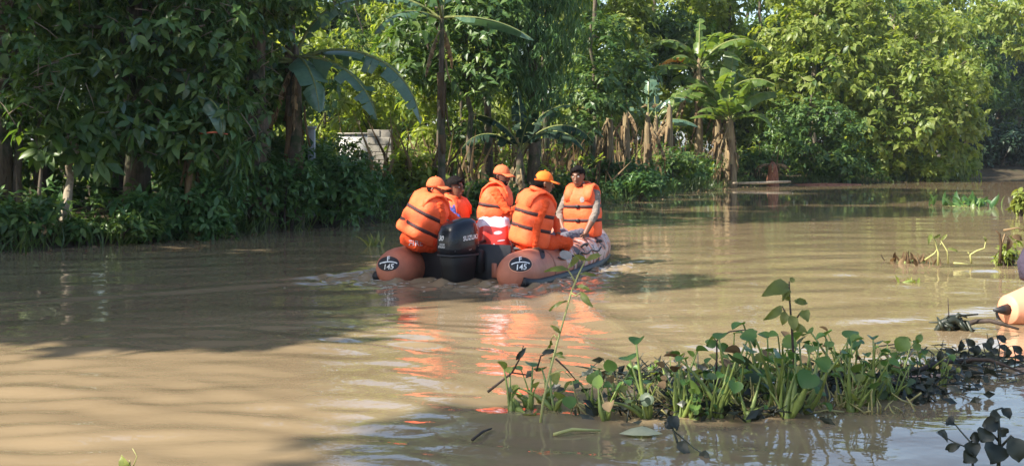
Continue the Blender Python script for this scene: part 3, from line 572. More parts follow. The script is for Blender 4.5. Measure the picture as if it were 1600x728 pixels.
# undergrowth along the waterline
bs = [('leafy_bush', 'rounded dense green bush at the water by the creeper covered trunk', 325, 19.7, 1.0, .8, 1.25, 620, .15, M_BUSHLEAF), ('leafy_bush', 'fern like dark green bush spreading below the hanging banana leaves', 500, 22.9, 1.35, .9, 1.55, 800, .17, M_BUSHLEAF), ('leafy_bush', 'dark bush leaning to the water beside the vine wrapped trunk', 440, 21.3, .7, .7, 1.6, 420, .15, M_BUSHLEAF),
      ('leafy_bush', 'dark green bush whose branches reach the water just left of the boat', 575, 24.4, 1.0, .8, 1.1, 420, .16, M_BUSHLEAF), ('leafy_bush', 'low ragged bush at the near end of the bank', 15, 17.6, .9, .7, .75, 260, .17, M_DARKLEAF), ('leafy_bush', 'low leafy bush below the lopped pale tree', 160, 18.2, .8, .6, .5, 200, .16, M_DARKLEAF),
      ('leafy_bush', 'small bush with broad leaves between the lopped tree and the round bush', 225, 18.9, .7, .6, .8, 200, .18, M_BUSHLEAF), ('leafy_bush', 'dark bush at the waterline in front of the dry bananas', 985, 33.8, 1.0, .9, 1.0, 420, .17, M_BUSHLEAF), ('leafy_bush', 'low bush hidden behind the people in the boat', 860, 30.6, 1.2, .8, .9, 300, .17, M_DARKLEAF),
      ('leafy_bush', 'dark bush behind the motor and the centre man', 740, 27.6, 1.0, .8, .8, 260, .17, M_DARKLEAF), ('leafy_bush', 'trailing bush at the foot of the tall bananas', 1085, 46.2, 1.3, .9, .9, 240, .22, M_BUSHLEAF), ('leafy_bush', 'pale leafed bush dipping into the water under the sunlit trees', 1425, 54.8, 1.8, 1.0, 1.2, 320, .28, M_LITLEAF),
      ('leafy_bush', 'pale bush at the tip of the bank by the far bend', 1490, 59.5, 1.2, .9, .9, 220, .28, M_LITLEAF), ('leafy_bush', 'dark bush at the waterline below the shaded low tree', 1300, 51.3, 1.9, .8, .9, 280, .24, M_DARKLEAF), ('leafy_bush', 'dark bush between the fresh bananas and the brown stump', 1180, 49.5, 1.0, .8, 1.2, 220, .24, M_DARKLEAF),
      ('leafy_bush', 'dark bush on the far bank where the river bends out of sight', 1552, 69.5, 2.4, 1.2, 2.6, 420, .34, M_FARSHADELEAF), ('leafy_bush', 'dark bush on the far bank at the right end of the view', 1600, 73.5, 3.0, 1.2, 2.8, 480, .34, M_FARSHADELEAF), ('leafy_bush', 'dark bush on the far bank just past the last sunlit tree', 1575, 72.2, 2.2, 1.0, 2.0, 380, .34, M_FARSHADELEAF), ('leafy_bush', 'dark bush partly cut off at the far right of the distant bank', 1635, 76, 3.0, 1.2, 2.6, 400, .34, M_FARSHADELEAF), ('leafy_bush', 'low bush filling the gap among the dry banana stems', 965, 35.6, 1.1, .8, 1.3, 240, .22, M_BUSHLEAF), ('leafy_bush', 'light bush between the dry stems and the tall bananas', 1050, 41.5, 1.2, .8, 1.5, 240, .24, M_MIDLEAF), ('leafy_bush', 'big dark bush behind the brown stump', 1225, 53.5, 2.0, 1.2, 2.6, 380, .28, M_DARKLEAF), ('leafy_bush', 'big dark bush deep under the spreading sunlit tree', 1345, 57, 2.6, 1.2, 2.8, 420, .3, M_DARKLEAF),
      ('leafy_bush', 'upright bush standing behind the low block wall', 655, 26.6, .9, .7, 1.2, 260, .2, M_LITLEAF), ('leafy_bush', 'light bush beside the grey post', 470, 24.2, .6, .6, 1.9, 260, .2, M_MIDLEAF)]
for i, (nm, lab, px, Y, rx, ry, h, K, Lf, mt) in enumerate(bs): bush(nm, lab, 'bush', PX(px, Y), Y, rx, ry, h, K, 6, Lf, .45, mt, seed=i, nparts=40 if Y < 25 else 0)

rs = np.random.RandomState(77)
def along(n, d0, d1, y0=14, y1=62):
    X = rs.uniform(-12, 24, n * 14); Y = rs.uniform(y0, y1, n * 14); d = bank_dist(X, Y); k = np.where((d > d0) & (d < d1))[0][:n]; X, Y = X[k], Y[k]
    return np.stack([X, Y, ground_z(X, Y)], 1)
def blades(name, base, h0, h1, w, mat, spread=.35, per=1):
    b = np.repeat(base, per, 0) + np.concatenate([rs.normal(0, .12, (len(base) * per, 2)), np.zeros((len(base) * per, 1))], 1); n_ = len(b)
    ax = np.concatenate([rs.normal(0, spread, (n_, 2)), np.ones((n_, 1))], 1); nr = rs.normal(0, 1, (n_, 3))
    return link(name, leaves_mesh(name, b, ax, nr, rs.uniform(h0, h1, n_), w, mat), kind='stuff')
tag(blades('grass', along(1100, -.25, .9), .18, .55, .025, M_GRASS, .5, 7), 'ragged grass fringing the waterline', 'grass')
tag(blades('dry_stalks', along(170, .3, 5, 26, 50), .7, 2.1, .05, M_DEADLEAF, .22, 3), 'dry pale stalks standing among the bananas', 'dry stalks')
lt = along(900, -.7, .05, 15, 58); lt[:, 2] = .012; nl_ = len(lt); ld = rs.normal(0, 1, (nl_, 3)); ld[:, 2] *= .12; ln_ = np.tile([0., 0, 1], (nl_, 1)) + rs.normal(0, .25, (nl_, 3))
tag(link('leaf_litter', leaves_mesh('leaf_litter', lt, ld, ln_, rs.uniform(.06, .2, nl_), rs.uniform(.03, .08, nl_), M_DEADLEAF), kind='stuff'), 'dead leaves and scum drifted against the waterline', 'leaf litter')
b = along(2600, .1, 9, 15, 60); up = np.tile([0., 0, 1], (len(b), 1)) + rs.normal(0, .3, (len(b), 3)); b[:, 2] += rs.uniform(.05, .45, len(b))
pos, ax, nr, Ls = rosettes(rs, b, up, 7, .2, .2, -.1, 1.0)
tag(link('undergrowth', leaves_mesh('undergrowth', pos, ax, nr, Ls, Ls * .45, M_BUSHLEAF), kind='stuff'), 'leafy ground cover under the trees', 'undergrowth')
b = along(900, .2, 10, 24, 60); up = np.tile([0., 0, 1], (len(b), 1)) + rs.normal(0, .3, (len(b), 3)); b[:, 2] += rs.uniform(.1, 1.2, len(b))
pos, ax, nr, Ls = rosettes(rs, b, up, 7, .28, .6, -.1, 1.0)
tag(link('brush', leaves_mesh('brush', pos, ax, nr, Ls, Ls * .36, M_LITLEAF), kind='stuff'), 'sunlit brush growing between the stems', 'brush')

# low walls and post in the gap
M_BLOCK = simple('concrete_block', (.33, .30, .25), .9, .2, 8, .6, 50); M_MORT = simple('mortar', (.2, .18, .15), .95, .2, 20); M_WHITE = simple('whitewash', (.46, .45, .43), .8, .2, 3, .2); M_MUDWALL = simple('mud_stained_render', (.24, .15, .085), .95, .3, 3, .4); M_POST = simple('weathered_concrete', (.34, .36, .38), .9, .15, 6, .4)
Yw = 27.0; w0 = W(574, 285, Yw); g = gz(w0.x, Yw)
root = empty('block_wall', 'short piece of grey concrete block wall with a brown base', 'wall', (w0.x, Yw, g))
mb = MB(); mb.box((.275, .09, .24), (.55, .15, .60)); mb.build('base', M_MUDWALL, root)
mb = MB(); mb.box((.275, .09, .96), (.535, .11, .84)); mb.build('mortar', M_MORT, root)
bm_ = None
for r_ in range(5):
    for c_ in range(2):
        wd_ = (.27, .265) if (r_ % 2 == 0) else (.17, .365)
        wc = wd_[c_]; x0 = sum(wd_[:c_]) + wc / 2 + .01 * c_
        if r_ == 4 and c_ == 1: continue
        b = MB(); b.box((0, 0, 0), (wc, .14, .158), None, 0, .008); o = b.build('block', M_BLOCK, root, False); o.location = (x0, .09 + .004 * ((r_ * 7 + c_ * 3) % 3 - 1), .625 + .17 * r_)
w1 = W(532, 285, Yw + .5); g = gz(w1.x, w1.y)
root = empty('white_wall', 'whitewashed wall half hidden by twigs beside the block wall', 'wall', (w1.x, w1.y, g))
mb = MB(); mb.box((.3, .06, .6), (.66, .12, 1.45)); mb.build('wall_panel', M_WHITE, root); mb = MB(); mb.box((.3, .06, 1.345), (.72, .18, .04), None, 0, .008); mb.build('coping', M_BLOCK, root)
bush('leafy_bush', 'thin twiggy bush in front of the whitewashed wall', 'bush', PX(548, 26.3), 26.3, .6, .3, 1.75, 190, 6, .14, .45, M_DARKLEAF, seed=51)
bush('leafy_bush', 'thin leafy bush partly hiding the concrete block wall', 'bush', PX(598, 26.2), 26.2, .4, .3, 1.0, 50, 6, .14, .45, M_BUSHLEAF, seed=52)
p0 = W(487, 215, 23.4); g = gz(p0.x, 23.4); root = empty('concrete_post', 'weathered grey post standing above the dark bush', 'post', (p0.x, 23.4, g))
mb = MB(); mb.box((0, 0, .83), (.13, .13, 1.72), None, 0, .012); mb.build('shaft', M_POST, root); mb = MB(); mb.box((0, 0, 1.712), (.17, .17, .05), None, 0, .01); mb.build('cap', M_POST, root)
p0 = W(1207, 290, 48.0); g = gz(p0.x, 48.0); mb = MB()
M_STUMP = barkmat('stump_bark', (.10, .035, .02), (.34, .15, .09), 7)
root = empty('tree_stump', 'reddish brown shaggy stump standing at the waterline', 'stump', (p0.x, 48.0, max(g, 0)))
mb.tube([(0, 0, -.3), (0, 0, .2), (.03, 0, .55), (.0, 0, .8), (.02, 0, .95)], [.3, .25, .2, .17, .06], 10); mb.build('stem', M_STUMP, root)
for k in range(7):
    q = k * .9; banana_leaf(np.random.RandomState(k), root, (.1 * math.cos(q), .1 * math.sin(q), .85), math.degrees(q), 15, .75, 95, .16, .8, M_DEADLEAF, fold=.9, name='dead_leaf', rib=M_BANSTEM)
mb = MB(); mb.tube([W(312, 209, 18.9), W(335, 207, 18.85), W(356, 210, 18.8)], [.012, .014, .01], 6); tag(mb.build('red_stick', simple('red_stick', (.42, .10, .05), .7)), 'short reddish stick caught among the dark leaves', 'stick')
mb = MB(); mb.tube([W(1145, 287, 46.0), W(1190, 286, 46.0), W(1235, 284, 46.6)], [.05, .06, .04], 7); tag(mb.build('fallen_log', M_PALEBARK), 'pale fallen stem lying along the waterline by the bananas', 'log')
mb = MB(); mb.tube([W(1235, 291, 49.5), W(1290, 290, 49.5), W(1345, 290, 49.8)], [.09, .1, .07], 7); tag(mb.build('fallen_log', M_STUMP), 'dark reddish log lying in the water right of the brown stump', 'log')
from mathutils import noise as mnoise
# ------------------------------------------------------------------ boats
M_TUBE = simple('salmon_rubber', (.46, .165, .10), .5, .22, 5, .25, 24, .35)
M_TUBELIT = simple('sunlit_salmon_rubber', (.66, .30, .18), .55, .10, 4, .1, 25, .4)  # lighter copy of the tube rubber, sunshine put into its colour
M_BLACK = simple('black_rubber', (.014, .014, .017), .5, .3, 12)
M_DARKGREY = simple('dark_grey', (.03, .032, .038), .6, .3, 9)
M_WHITEPAINT = simple('white_paint', (.78, .78, .76), .6, .06, 20)
M_FLOORB = simple('grey_floor', (.10, .10, .11), .7, .3, 8)
M_PALE = simple('pale_grey_patch', (.42, .42, .44), .55, .15, 14)
m, n, N, L = new_mat('worn_camouflage'); p = pbsdf(n, .5, .4); v = objco(n, (1, 1, 1)); t = noise(n, 4.5, 3, .6, v, .8)
r = ramp(n, t.outputs[0], [(0, (.04, .02, .022)), (.42, (.52, .20, .13)), (.50, (.56, .40, .37)), (.63, (.07, .04, .045)), (.67, (.55, .25, .18))]); r.color_ramp.interpolation = 'CONSTANT'
L.new(r.outputs[0], p.inputs['Base Color']); out(n, p.outputs[0]); M_CAMO = m
M_SEAM = simple('seam_tape_rubber', (.30, .115, .075), .6, .3, 8, .2, 30)
M_COWL = simple('black_gloss', (.007, .009, .015), .26, .3, 5, .05, 40, .35, 0, .1)
M_LOWER = simple('motor_lower', (.005, .005, .006), .55, .3, 8)
M_STEEL = simple('bare_steel', (.35, .35, .36), .35, .2, 20, 0, 60, .5, .8)

def tmat(loc, rz): return Matrix.Translation(loc) @ Matrix.Rotation(rz, 4, 'Z')
def bvh_of(me, M):
    return BVHTree.FromPolygons([M @ v.co for v in me.vertices], [tuple(p.vertices) for p in me.polygons])
def text2d(s, size, bold=0.0, shear=0.0):
    cu = bpy.data.curves.new('lettering', 'FONT'); cu.body = s; cu.size = size; cu.offset = bold * size; cu.shear = shear; cu.align_x = 'CENTER'; cu.align_y = 'CENTER'; cu.resolution_u = 3
    o = bpy.data.objects.new('lettering', cu); COL.objects.link(o); C.view_layer.update()
    me = bpy.data.meshes.new_from_object(o.evaluated_get(C.evaluated_depsgraph_get())); v = [(a.co.x, a.co.y) for a in me.vertices]; f = [tuple(p.vertices) for p in me.polygons]
    bpy.data.objects.remove(o); bpy.data.meshes.remove(me); return v, f
def disc2d(a, b, k=4, n=26):
    v = [(0, 0)]; f = []
    for i in range(1, k + 1): v += [(a * i / k * math.cos(2 * math.pi * j / n), b * i / k * math.sin(2 * math.pi * j / n)) for j in range(n)]
    for j in range(n): f.append((0, 1 + j, 1 + (j + 1) % n))
    for i in range(1, k):
        for j in range(n): q = (j + 1) % n; f.append((1 + (i - 1) * n + j, 1 + i * n + j, 1 + i * n + q, 1 + (i - 1) * n + q))
    return v, f
def band2d(pts, w):
    v = []; f = []
    for i, (x, y) in enumerate(pts):
        x0, y0 = pts[max(i - 1, 0)]; x1, y1 = pts[min(i + 1, len(pts) - 1)]; l = math.hypot(x1 - x0, y1 - y0); nx, ny = -(y1 - y0) / l * w / 2, (x1 - x0) / l * w / 2
        v += [(x + nx, y + ny), (x - nx, y - ny)]
        if i: f.append((2 * i - 2, 2 * i - 1, 2 * i + 1, 2 * i))
    return v, f
def decal(name, shape, org, right, up, bvh, off, mat, parent, PM, shift=(0, 0), kind=None):
    'flat print laid on the surface it belongs to'
    right = Vector(right).normalized(); up = Vector(up); up = (up - right * up.dot(right)).normalized(); d = up.cross(right).normalized(); org = Vector(org); vs = []; lastz = None
    for x, y in shape[0]:
        s = org + right * (x + shift[0]) + up * (y + shift[1]) - d * 1.5
        h, nn, _, dist = bvh.ray_cast(s, d)
        if h is None or dist > 2.4: h = s + d * (lastz if lastz else 1.5); nn = -d
        else: lastz = dist
        if nn.dot(d) > 0: nn = -nn
        vs.append(PM.inverted() @ (h + nn * off))
    mb = MB(); mb.add(vs, shape[1]); return mb.build(name, mat, parent, False, kind)

TX = .72
def make_boat(label, loc, rz, tubemat, frontmat, group=None, front_y=.95, blunt=False):
    root = empty('inflatable_boat', label, 'boat', loc, rz, group); PM = tmat(loc, rz)
    half = [(TX, -.16, .10), (TX, -.12, .10), (TX, -.06, .10), (TX, .02, .10), (TX, .14, .10), (TX, .5, .10), (TX, 1.0, .10), (TX, 1.55, .105), (TX, 2.05, .12), (TX - .015, 2.45, .14), (.64, 2.86, .17), (.50, 3.22, .205), (.28, 3.45, .235), (0, 3.54, .25)]
    rad = [.09, .145, .185, .213, .232, .24, .24, .24, .24, .238, .235, .23, .225, .225]
    if blunt: rad[:6] = [.115, .128, .145, .168, .198, .24]
    pth = half + [(-x, y, z) for x, y, z in half[-2::-1]]; rr = rad + rad[-2::-1]
    def dense(P, k=3):
        P = [Vector(p) for p in P]; o = []
        for i in range(len(P) - 1):
            a, b, c, d = P[max(i - 1, 0)], P[i], P[i + 1], P[min(i + 2, len(P) - 1)]
            for j in range(k):
                t = j / k; o.append(.5 * ((2 * b) + (c - a) * t + (2 * a - 5 * b + 4 * c - d) * t * t + (3 * b - a - 3 * c + d) * t ** 3))
        return o + [P[-1]]
    pd = dense(pth); rd = list(np.interp(np.arange(len(pd)) / 3, range(len(rr)), rr))
    mb = MB(); mb.tube(pd, rd, 24, 0, 1.0, (0, 0, 1)); me = mb.mesh('tube', [tubemat, frontmat])
    for pl in me.polygons:
        if pl.center.y > front_y: pl.material_index = 1
    tube = link('tube', me, root); B = bvh_of(me, PM)
    # rubbing strakes low on the outer sides, ending in blunt black tips at the stern
    for sg in (1, -1):
        pts = []; rads = []
        for x, y, z in half[1:-2]:
            i = half.index((x, y, z)); a = R(-24); r_ = rad[i] + .004; pts.append((sg * (x + r_ * math.cos(a) * (1 if y < 2.4 else .8)), y + (.25 * r_ if y > 2.4 else 0), z + r_ * math.sin(a)))
        mb = MB(); mb.tube(dense(pts, 2), .052, 8, 0, 1.0, (0, 0, 1)); mb.build('rubbing_strake', M_BLACK, root)
    mb = MB(); mb.box((0, .34, .12), (1.10, .055, .52), None, 0, .015); tr = mb.build('transom', M_BLACK, root)
    mb = MB(); mb.box((0, 1.6, -.02), (1.05, 2.45, .05), None, 0, .01); mb.build('floor', M_FLOORB, root)
    mb = MB(); mb.box((0, 1.55, .25), (1.0, .26, .035), None, 0, .01); mb.build('thwart', M_FLOORB, root)
    for sg in (1, -1):
        for y in (1.05, 1.75, 2.35):
            x0 = TX if y < 2.2 else TX - .02; mb = MB()
            pts = [Vector((sg * (x0 + .24 * math.cos(R(q))), y + .10 * k, .115 + .24 * math.sin(R(q)))) + Vector((sg * math.cos(R(q)), 0, math.sin(R(q)))) * hgt for k, q, hgt in ((-1, 42, .0), (-.9, 42, .03), (0, 42, .045), (.9, 42, .03), (1, 42, .0))]
            mb.tube(pts, .014, 6); mb.build('handle', M_BLACK, root)
    for sg in (1, -1):                                           # glued seam tapes round the tubes
        for y in (.62, 1.22, 1.95):
            rg = [[(sg * (TX if y < 2.2 else TX - .01) + rr_ * math.cos(q), yy, (.10 if y < 1.5 else .118) + rr_ * math.sin(q)) for q in np.linspace(0, 2 * math.pi, 24, endpoint=False)] for yy, rr_ in ((y - .022, .236), (y - .02, .2435), (y + .02, .2435), (y + .022, .236))]
            mb = MB(); mb.loft(rg, 0, False); mb.build('seam_tape', M_SEAM, root)
    # grab line along the outer side
    for sg in (1, -1):
        mb = MB(); pts = []
        for k in range(23):
            y = .75 + 1.55 * k / 22; q = R(28 - 9 * abs(math.sin(k * math.pi / 5.5))); pts.append((sg * (TX + .250 * math.cos(q)), y, .11 + .250 * math.sin(q)))
        mb.tube(pts, .009, 5); mb.build('grab_line', M_WHITEPAINT if tubemat is M_TUBELIT else M_DARKGREY, root)
    return root, PM, B
boat, BM, BB = make_boat('salmon inflatable rescue boat carrying five people in orange life jackets', BOAT_O, BOAT_RZ, M_TUBE, M_CAMO)
for px, py, Y, rgt in ((606, 411, 13.1, (1, .05, 0)), (813, 411, 12.5, (1, .0, .08))):
    o = W(px, py, Y); up = (0, .15, 1)
    b = decal('badge', disc2d(.118, .080), o, rgt, up, BB, .004, M_BLACK, boat, BM)
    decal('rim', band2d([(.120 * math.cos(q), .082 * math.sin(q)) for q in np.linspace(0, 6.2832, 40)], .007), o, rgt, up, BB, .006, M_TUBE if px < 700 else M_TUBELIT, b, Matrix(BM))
    decal('arc', band2d([(.098 * math.sin(q), .010 + .028 * math.cos(q) - .018) for q in np.linspace(-1.25, 1.25, 15)], .011), o, rgt, up, BB, .007, M_WHITEPAINT, b, BM)
    decal('lettering', text2d('F', .072, .015), o, rgt, up, BB, .008, M_WHITEPAINT, b, BM, (0, .050))
    decal('lettering', text2d('145', .078, .018, .15), o, rgt, up, BB, .008, M_WHITEPAINT, b, BM, (0, -.034))
o = W(884, 398, 13.4); decal('patch', disc2d(.075, .05), o, (1, .3, -.35), (0, -.3, 1), BB, .004, M_PALE, boat, BM)
o = W(856, 408, 13.0); decal('patch', disc2d(.05, .022), o, (1, .3, -.1), (0, -.3, 1), BB, .004, M_BLACK, boat, BM)
# bracket on the transom
mb = MB(); mb.box((.36, .305, .10), (.06, .02, .16), None, 0, .006); mb.build('transom_bracket', M_TUBE, boat)
raft, RM, RB = make_boat('sunlit salmon inflatable boat poking into view at the right edge', (4.42, 9.25, .02), R(-70), M_TUBELIT, M_TUBELIT, blunt=True)
for k, (x, y, z) in enumerate([(-TX, -.20, .10)]):
    mb = MB(); mb.tube([(x, y + .05, z), (x, y - .02, z), (x, y - .10, z + .0)], [.05, .035, .010], 8); mb.build('tip', M_BLACK, raft)
mb = MB(); mb.tube([(-TX - .2, -.02, .0), (-TX - .26, -.04, -.02), (-TX - .3, .10, .02), (-TX - .23, .2, .08)], .011, 6); mb.build('tow_ring', M_STEEL, raft)
# dark bag on the second boat
def soft_bag(name, label, cat, loc, rz, lv, mats, split=None):
    root = empty(name, label, cat, loc, rz); mb = MB(); rings = []
    for z, a, b in lv: rings.append([(a * abs(math.cos(q)) ** .65 * math.copysign(1, math.cos(q)) * (1 + .07 * math.sin(3 * q + 9 * z) + .03 * math.sin(7 * q - 25 * z)), b * abs(math.sin(q)) ** .65 * math.copysign(1, math.sin(q)) * (1 + .05 * math.sin(4 * q + 7 * z)), z + .012 * math.sin(5 * q + z * 20)) for q in np.linspace(0, 2 * math.pi, 20, endpoint=False)])
    mb.loft(rings); me = mb.mesh('body', mats)
    if split is not None:
        for pl in me.polygons: pl.material_index = 1 if pl.center.z > split else 0
    link('body', me, root); return root, me
M_CLOTH = simple('dark_violet_cloth', (.045, .035, .06), .85, .3, 14, .5, 40)
b0 = W(1630, 437, 9.8)
bg_, _ = soft_bag('duffel_bag', 'dark violet cloth bag resting on the boat at the right edge', 'bag', (b0.x, b0.y, .345), .3, [(0, .09, .12), (.03, .14, .17), (.15, .16, .19), (.25, .13, .16), (.30, .07, .09)], [M_CLOTH])
mb = MB(); mb.tube([(-.1, 0, .24), (-.07, 0, .33), (.05, 0, .35), (.1, 0, .25)], .014, 6); mb.build('handle', M_BLACK, bg_)
# red and white bag on the transom
M_RED = simple('red_plastic', (.50, .035, .025), .32, .2, 7, .2, 20, .5, 0, .2); M_WPL = simple('white_plastic', (.55, .50, .56), .35, .15, 6, .2, 20)
b0 = W(772, 405, 13.75); bz = BOAT_RZ + .25
rb, rbm = soft_bag('red_bag', 'red plastic bag with a white top standing behind the transom', 'bag', (b0.x, b0.y + .02, .01), bz, [(0, .15, .11), (.04, .19, .14), (.18, .205, .15), (.34, .20, .15), (.46, .19, .14), (.545, .185, .13), (.62, .17, .10), (.64, .12, .06)], [M_RED, M_WPL], .565)
RBM = tmat(rb.location, bz); rbb = bvh_of(rbm, RBM)
decal('print', disc2d(.05, .02, 3, 9), W(778, 364, 13.6), (1, 0, .1), (0, 0, 1), rbb, .004, M_WPL, rb, RBM)
for (px, py, a, b_) in ((783, 376, .045, .008), (772, 383, .012, .018), (783, 386, .03, .012)): decal('print', disc2d(a, b_, 2, 10), W(px, py, 13.6), (1, 0, .15), (0, 0, 1), rbb, .004, M_WPL, rb, RBM)

# ------------------------------------------------------------------ outboard motor
mz = R(-43); ml = BM @ Vector((.055, .02, 0)); ml.z = 0
mot = empty('outboard_motor', 'black outboard motor on the stern with white lettering', 'motor', ml, mz); MM = tmat(ml, mz)
def sq(a, b, z, e=.62, n=28, yo=0, sh=0): return [(a * math.copysign(abs(math.cos(q)) ** e, math.cos(q)), yo + b * math.copysign(abs(math.sin(q)) ** e, math.sin(q)), z + sh * (b * math.copysign(abs(math.sin(q)) ** e, math.sin(q)))) for q in np.linspace(0, 2 * math.pi, n, endpoint=False)]
mb = MB(); mb.loft([sq(.140, .195, .285), sq(.160, .222, .30), sq(.166, .232, .36), sq(.164, .227, .46, sh=.06), sq(.154, .213, .56, sh=.12), sq(.134, .19, .62, sh=.16), sq(.10, .145, .652, sh=.18), sq(.045, .065, .664, sh=.18)])
cw = mb.build('cowling', M_COWL, mot); cb = bvh_of(cw.data, MM)
mb = MB(); mb.loft([sq(.11, .15, -.06), sq(.125, .17, .04), sq(.14, .19, .16), sq(.146, .20, .262), sq(.140, .19, .28)]); mb.build('lower_casing', M_LOWER, mot)
mb = MB(); mb.loft([sq(.07, .14, -.62, .8), sq(.075, .15, -.2, .8), sq(.1, .15, .0, .8)]); mb.build('leg', M_LOWER, mot)
mb = MB(); mb.loft([sq(.158, .222, .276), sq(.165, .228, .282), sq(.165, .228, .292), sq(.160, .224, .297)]); mb.build('seam', M_DARKGREY, mot)
mb = MB(); mb.box((0, .26, .20), (.22, .10, .26), None, 0, .02); mb.build('clamp_bracket', M_LOWER, mot)
mb = MB(); mb.tube([(-.1, .2, .33), (-.14, .42, .37), (-.16, .62, .40)], [.022, .02, .018], 8); mb.tube([(-.157, .60, .397), (-.17, .75, .415)], .024, 8); mb.build('tiller', M_BLACK, mot)
R3 = Matrix.Rotation(mz, 3, 'Z'); aft = R3 @ Vector((1, 0, 0)); fwd = R3 @ Vector((0, 1, 0))
def mp(x, y, z): return MM @ Vector((x, y, z))
decal('lettering', text2d('SUZUKI', .068, .022, .12), mp(.17, .03, .475), fwd + Vector((0, 0, .08)), (0, 0, 1), cb, .003, M_WHITEPAINT, cw, MM)
decal('stripe', band2d([(-.06, 0), (.07, .0)], .016), mp(.17, .10, .535), fwd + Vector((0, 0, .14)), (0, 0, 1), cb, .003, M_DARKGREY, cw, MM)
decal('lettering', text2d('30', .072, .02, .2), mp(-.03, -.24, .47), aft, (0, 0, 1), cb, .003, M_WHITEPAINT, cw, MM)
decal('lettering', text2d('FOUR', .03, .01, .2), mp(-.01, -.24, .405), aft, (0, 0, 1), cb, .003, M_WHITEPAINT, cw, MM)
decal('lettering', text2d('STROKE', .03, .01, .2), mp(-.02, -.24, .378), aft, (0, 0, 1), cb, .003, M_WHITEPAINT, cw, MM)
decal('stripe', band2d([(-.20, -.02), (0, -.012), (.15, .02), (.19, .05)], .008), mp(.17, .02, .36), fwd, (0, 0, 1), cb, .003, M_STEEL, cw, MM)

# ------------------------------------------------------------------ people
M_VEST = simple('orange_nylon', (1.0, .135, .045), .62, .16, 7, 1.0, 16, .25); M_STRAP = simple('dark_webbing', (.055, .022, .022), .7, .3, 30)
M_ORSHIRT = simple('orange_uniform', (.72, .085, .022), .8, .18, 10, 1.0, 16, .2); M_CAPO = simple('orange_cap', (.95, .18, .025), .75, .08, 20, .3, 60, .2); M_CAPR = simple('brick_orange_cap', (.62, .15, .06), .8, .15, 60, .4, 90, .2)
M_BLUESH = simple('blue_shirt', (.07, .09, .30), .8, .5, 22, .3, 30, .2); M_GREYSH = simple('grey_shirt', (.20, .17, .145), .85, .15, 14, .4, 30, .2); M_JEANS = simple('grey_blue_trousers', (.12, .12, .15), .85, .2, 14, .4, 30, .2)
M_SKIN = simple('brown_skin', (.17, .078, .046), .5, .10, 12, .1, 60, .4); M_SKIND = simple('dark_brown_skin', (.11, .05, .032), .5, .10, 12, .1, 60, .4); M_HAIR = simple('black_hair', (.008, .006, .006), .85, .3, 40, .3, 70, .12); M_GREYHAIR = simple('grey_stubble', (.28, .24, .22), .9, .3, 60)
M_EYEW = simple('eye_white', (.7, .68, .64), .3, .04); M_IRIS = simple('dark_iris', (.015, .009, .006), .2, .1); M_LIP = simple('lips', (.13, .045, .035), .5, .1); M_SHOE = simple('shoe', (.02, .02, .02), .6, .2)
HEAD = [(-.118, .020, .026, .046), (-.104, .040, .044, .034), (-.08, .054, .064, .02), (-.045, .066, .082, .008), (0, .073, .094, .0), (.04, .076, .098, -.004), (.075, .068, .088, -.006), (.10, .05, .066, -.008), (.117, .024, .032, -.008)]
def head_rings(c, hs, hf, hu, k=1.0, z0=-1, z1=1, n=20):
    o = []
    for z, a, b, off in HEAD:
        if z0 <= z <= z1: o.append([c + hu * z * (k if z > 0 else 1) + hs * a * k * math.cos(q) + hf * (off + b * k * math.sin(q)) for q in np.linspace(0, 2 * math.pi, n, endpoint=False)])
    return o
def orth(f, u): f = (f - u * f.dot(u)).normalized(); return f, f.cross(u).normalized()
def hand(mb, segs, wrist, d, nrm, thumb_side):
    d = d.normalized(); nrm = (nrm - d * nrm.dot(d)).normalized(); s = d.cross(nrm).normalized() * thumb_side
    k = wrist + d * .085; mb.tube([wrist - d * .01, wrist + d * .03, k], [.028, .038, .040], 10, 0, .42, nrm); segs.append((wrist, k, .03, .03, 0))
    for i, (ln, off) in enumerate(((.068, .029), (.078, .010), (.072, -.010), (.056, -.028))):
        p0 = k + s * off - d * .012; p1 = k + s * off * 1.08 + d * ln * .42; p2 = p1 + (d * .75 + nrm * .55).normalized() * ln * .35; p3 = p2 + (d * .35 + nrm * .9).normalized() * ln * .3
        mb.tube([p0, p1, p2, p3], [.0105, .0098, .009, .0075], 7); segs.append((p0, p3, .012, .012, 0))
    t0 = wrist + d * .025 + s * .030; t1 = t0 + (d * .5 + s * .75 + nrm * .3).normalized() * .045; t2 = t1 + (d * .9 + s * .1 + nrm * .4).normalized() * .032
    mb.tube([t0 - s * .012, t0, t1, t2], [.013, .014, .0115, .009], 7); segs.append((t0, t2, .012, .012, 0))

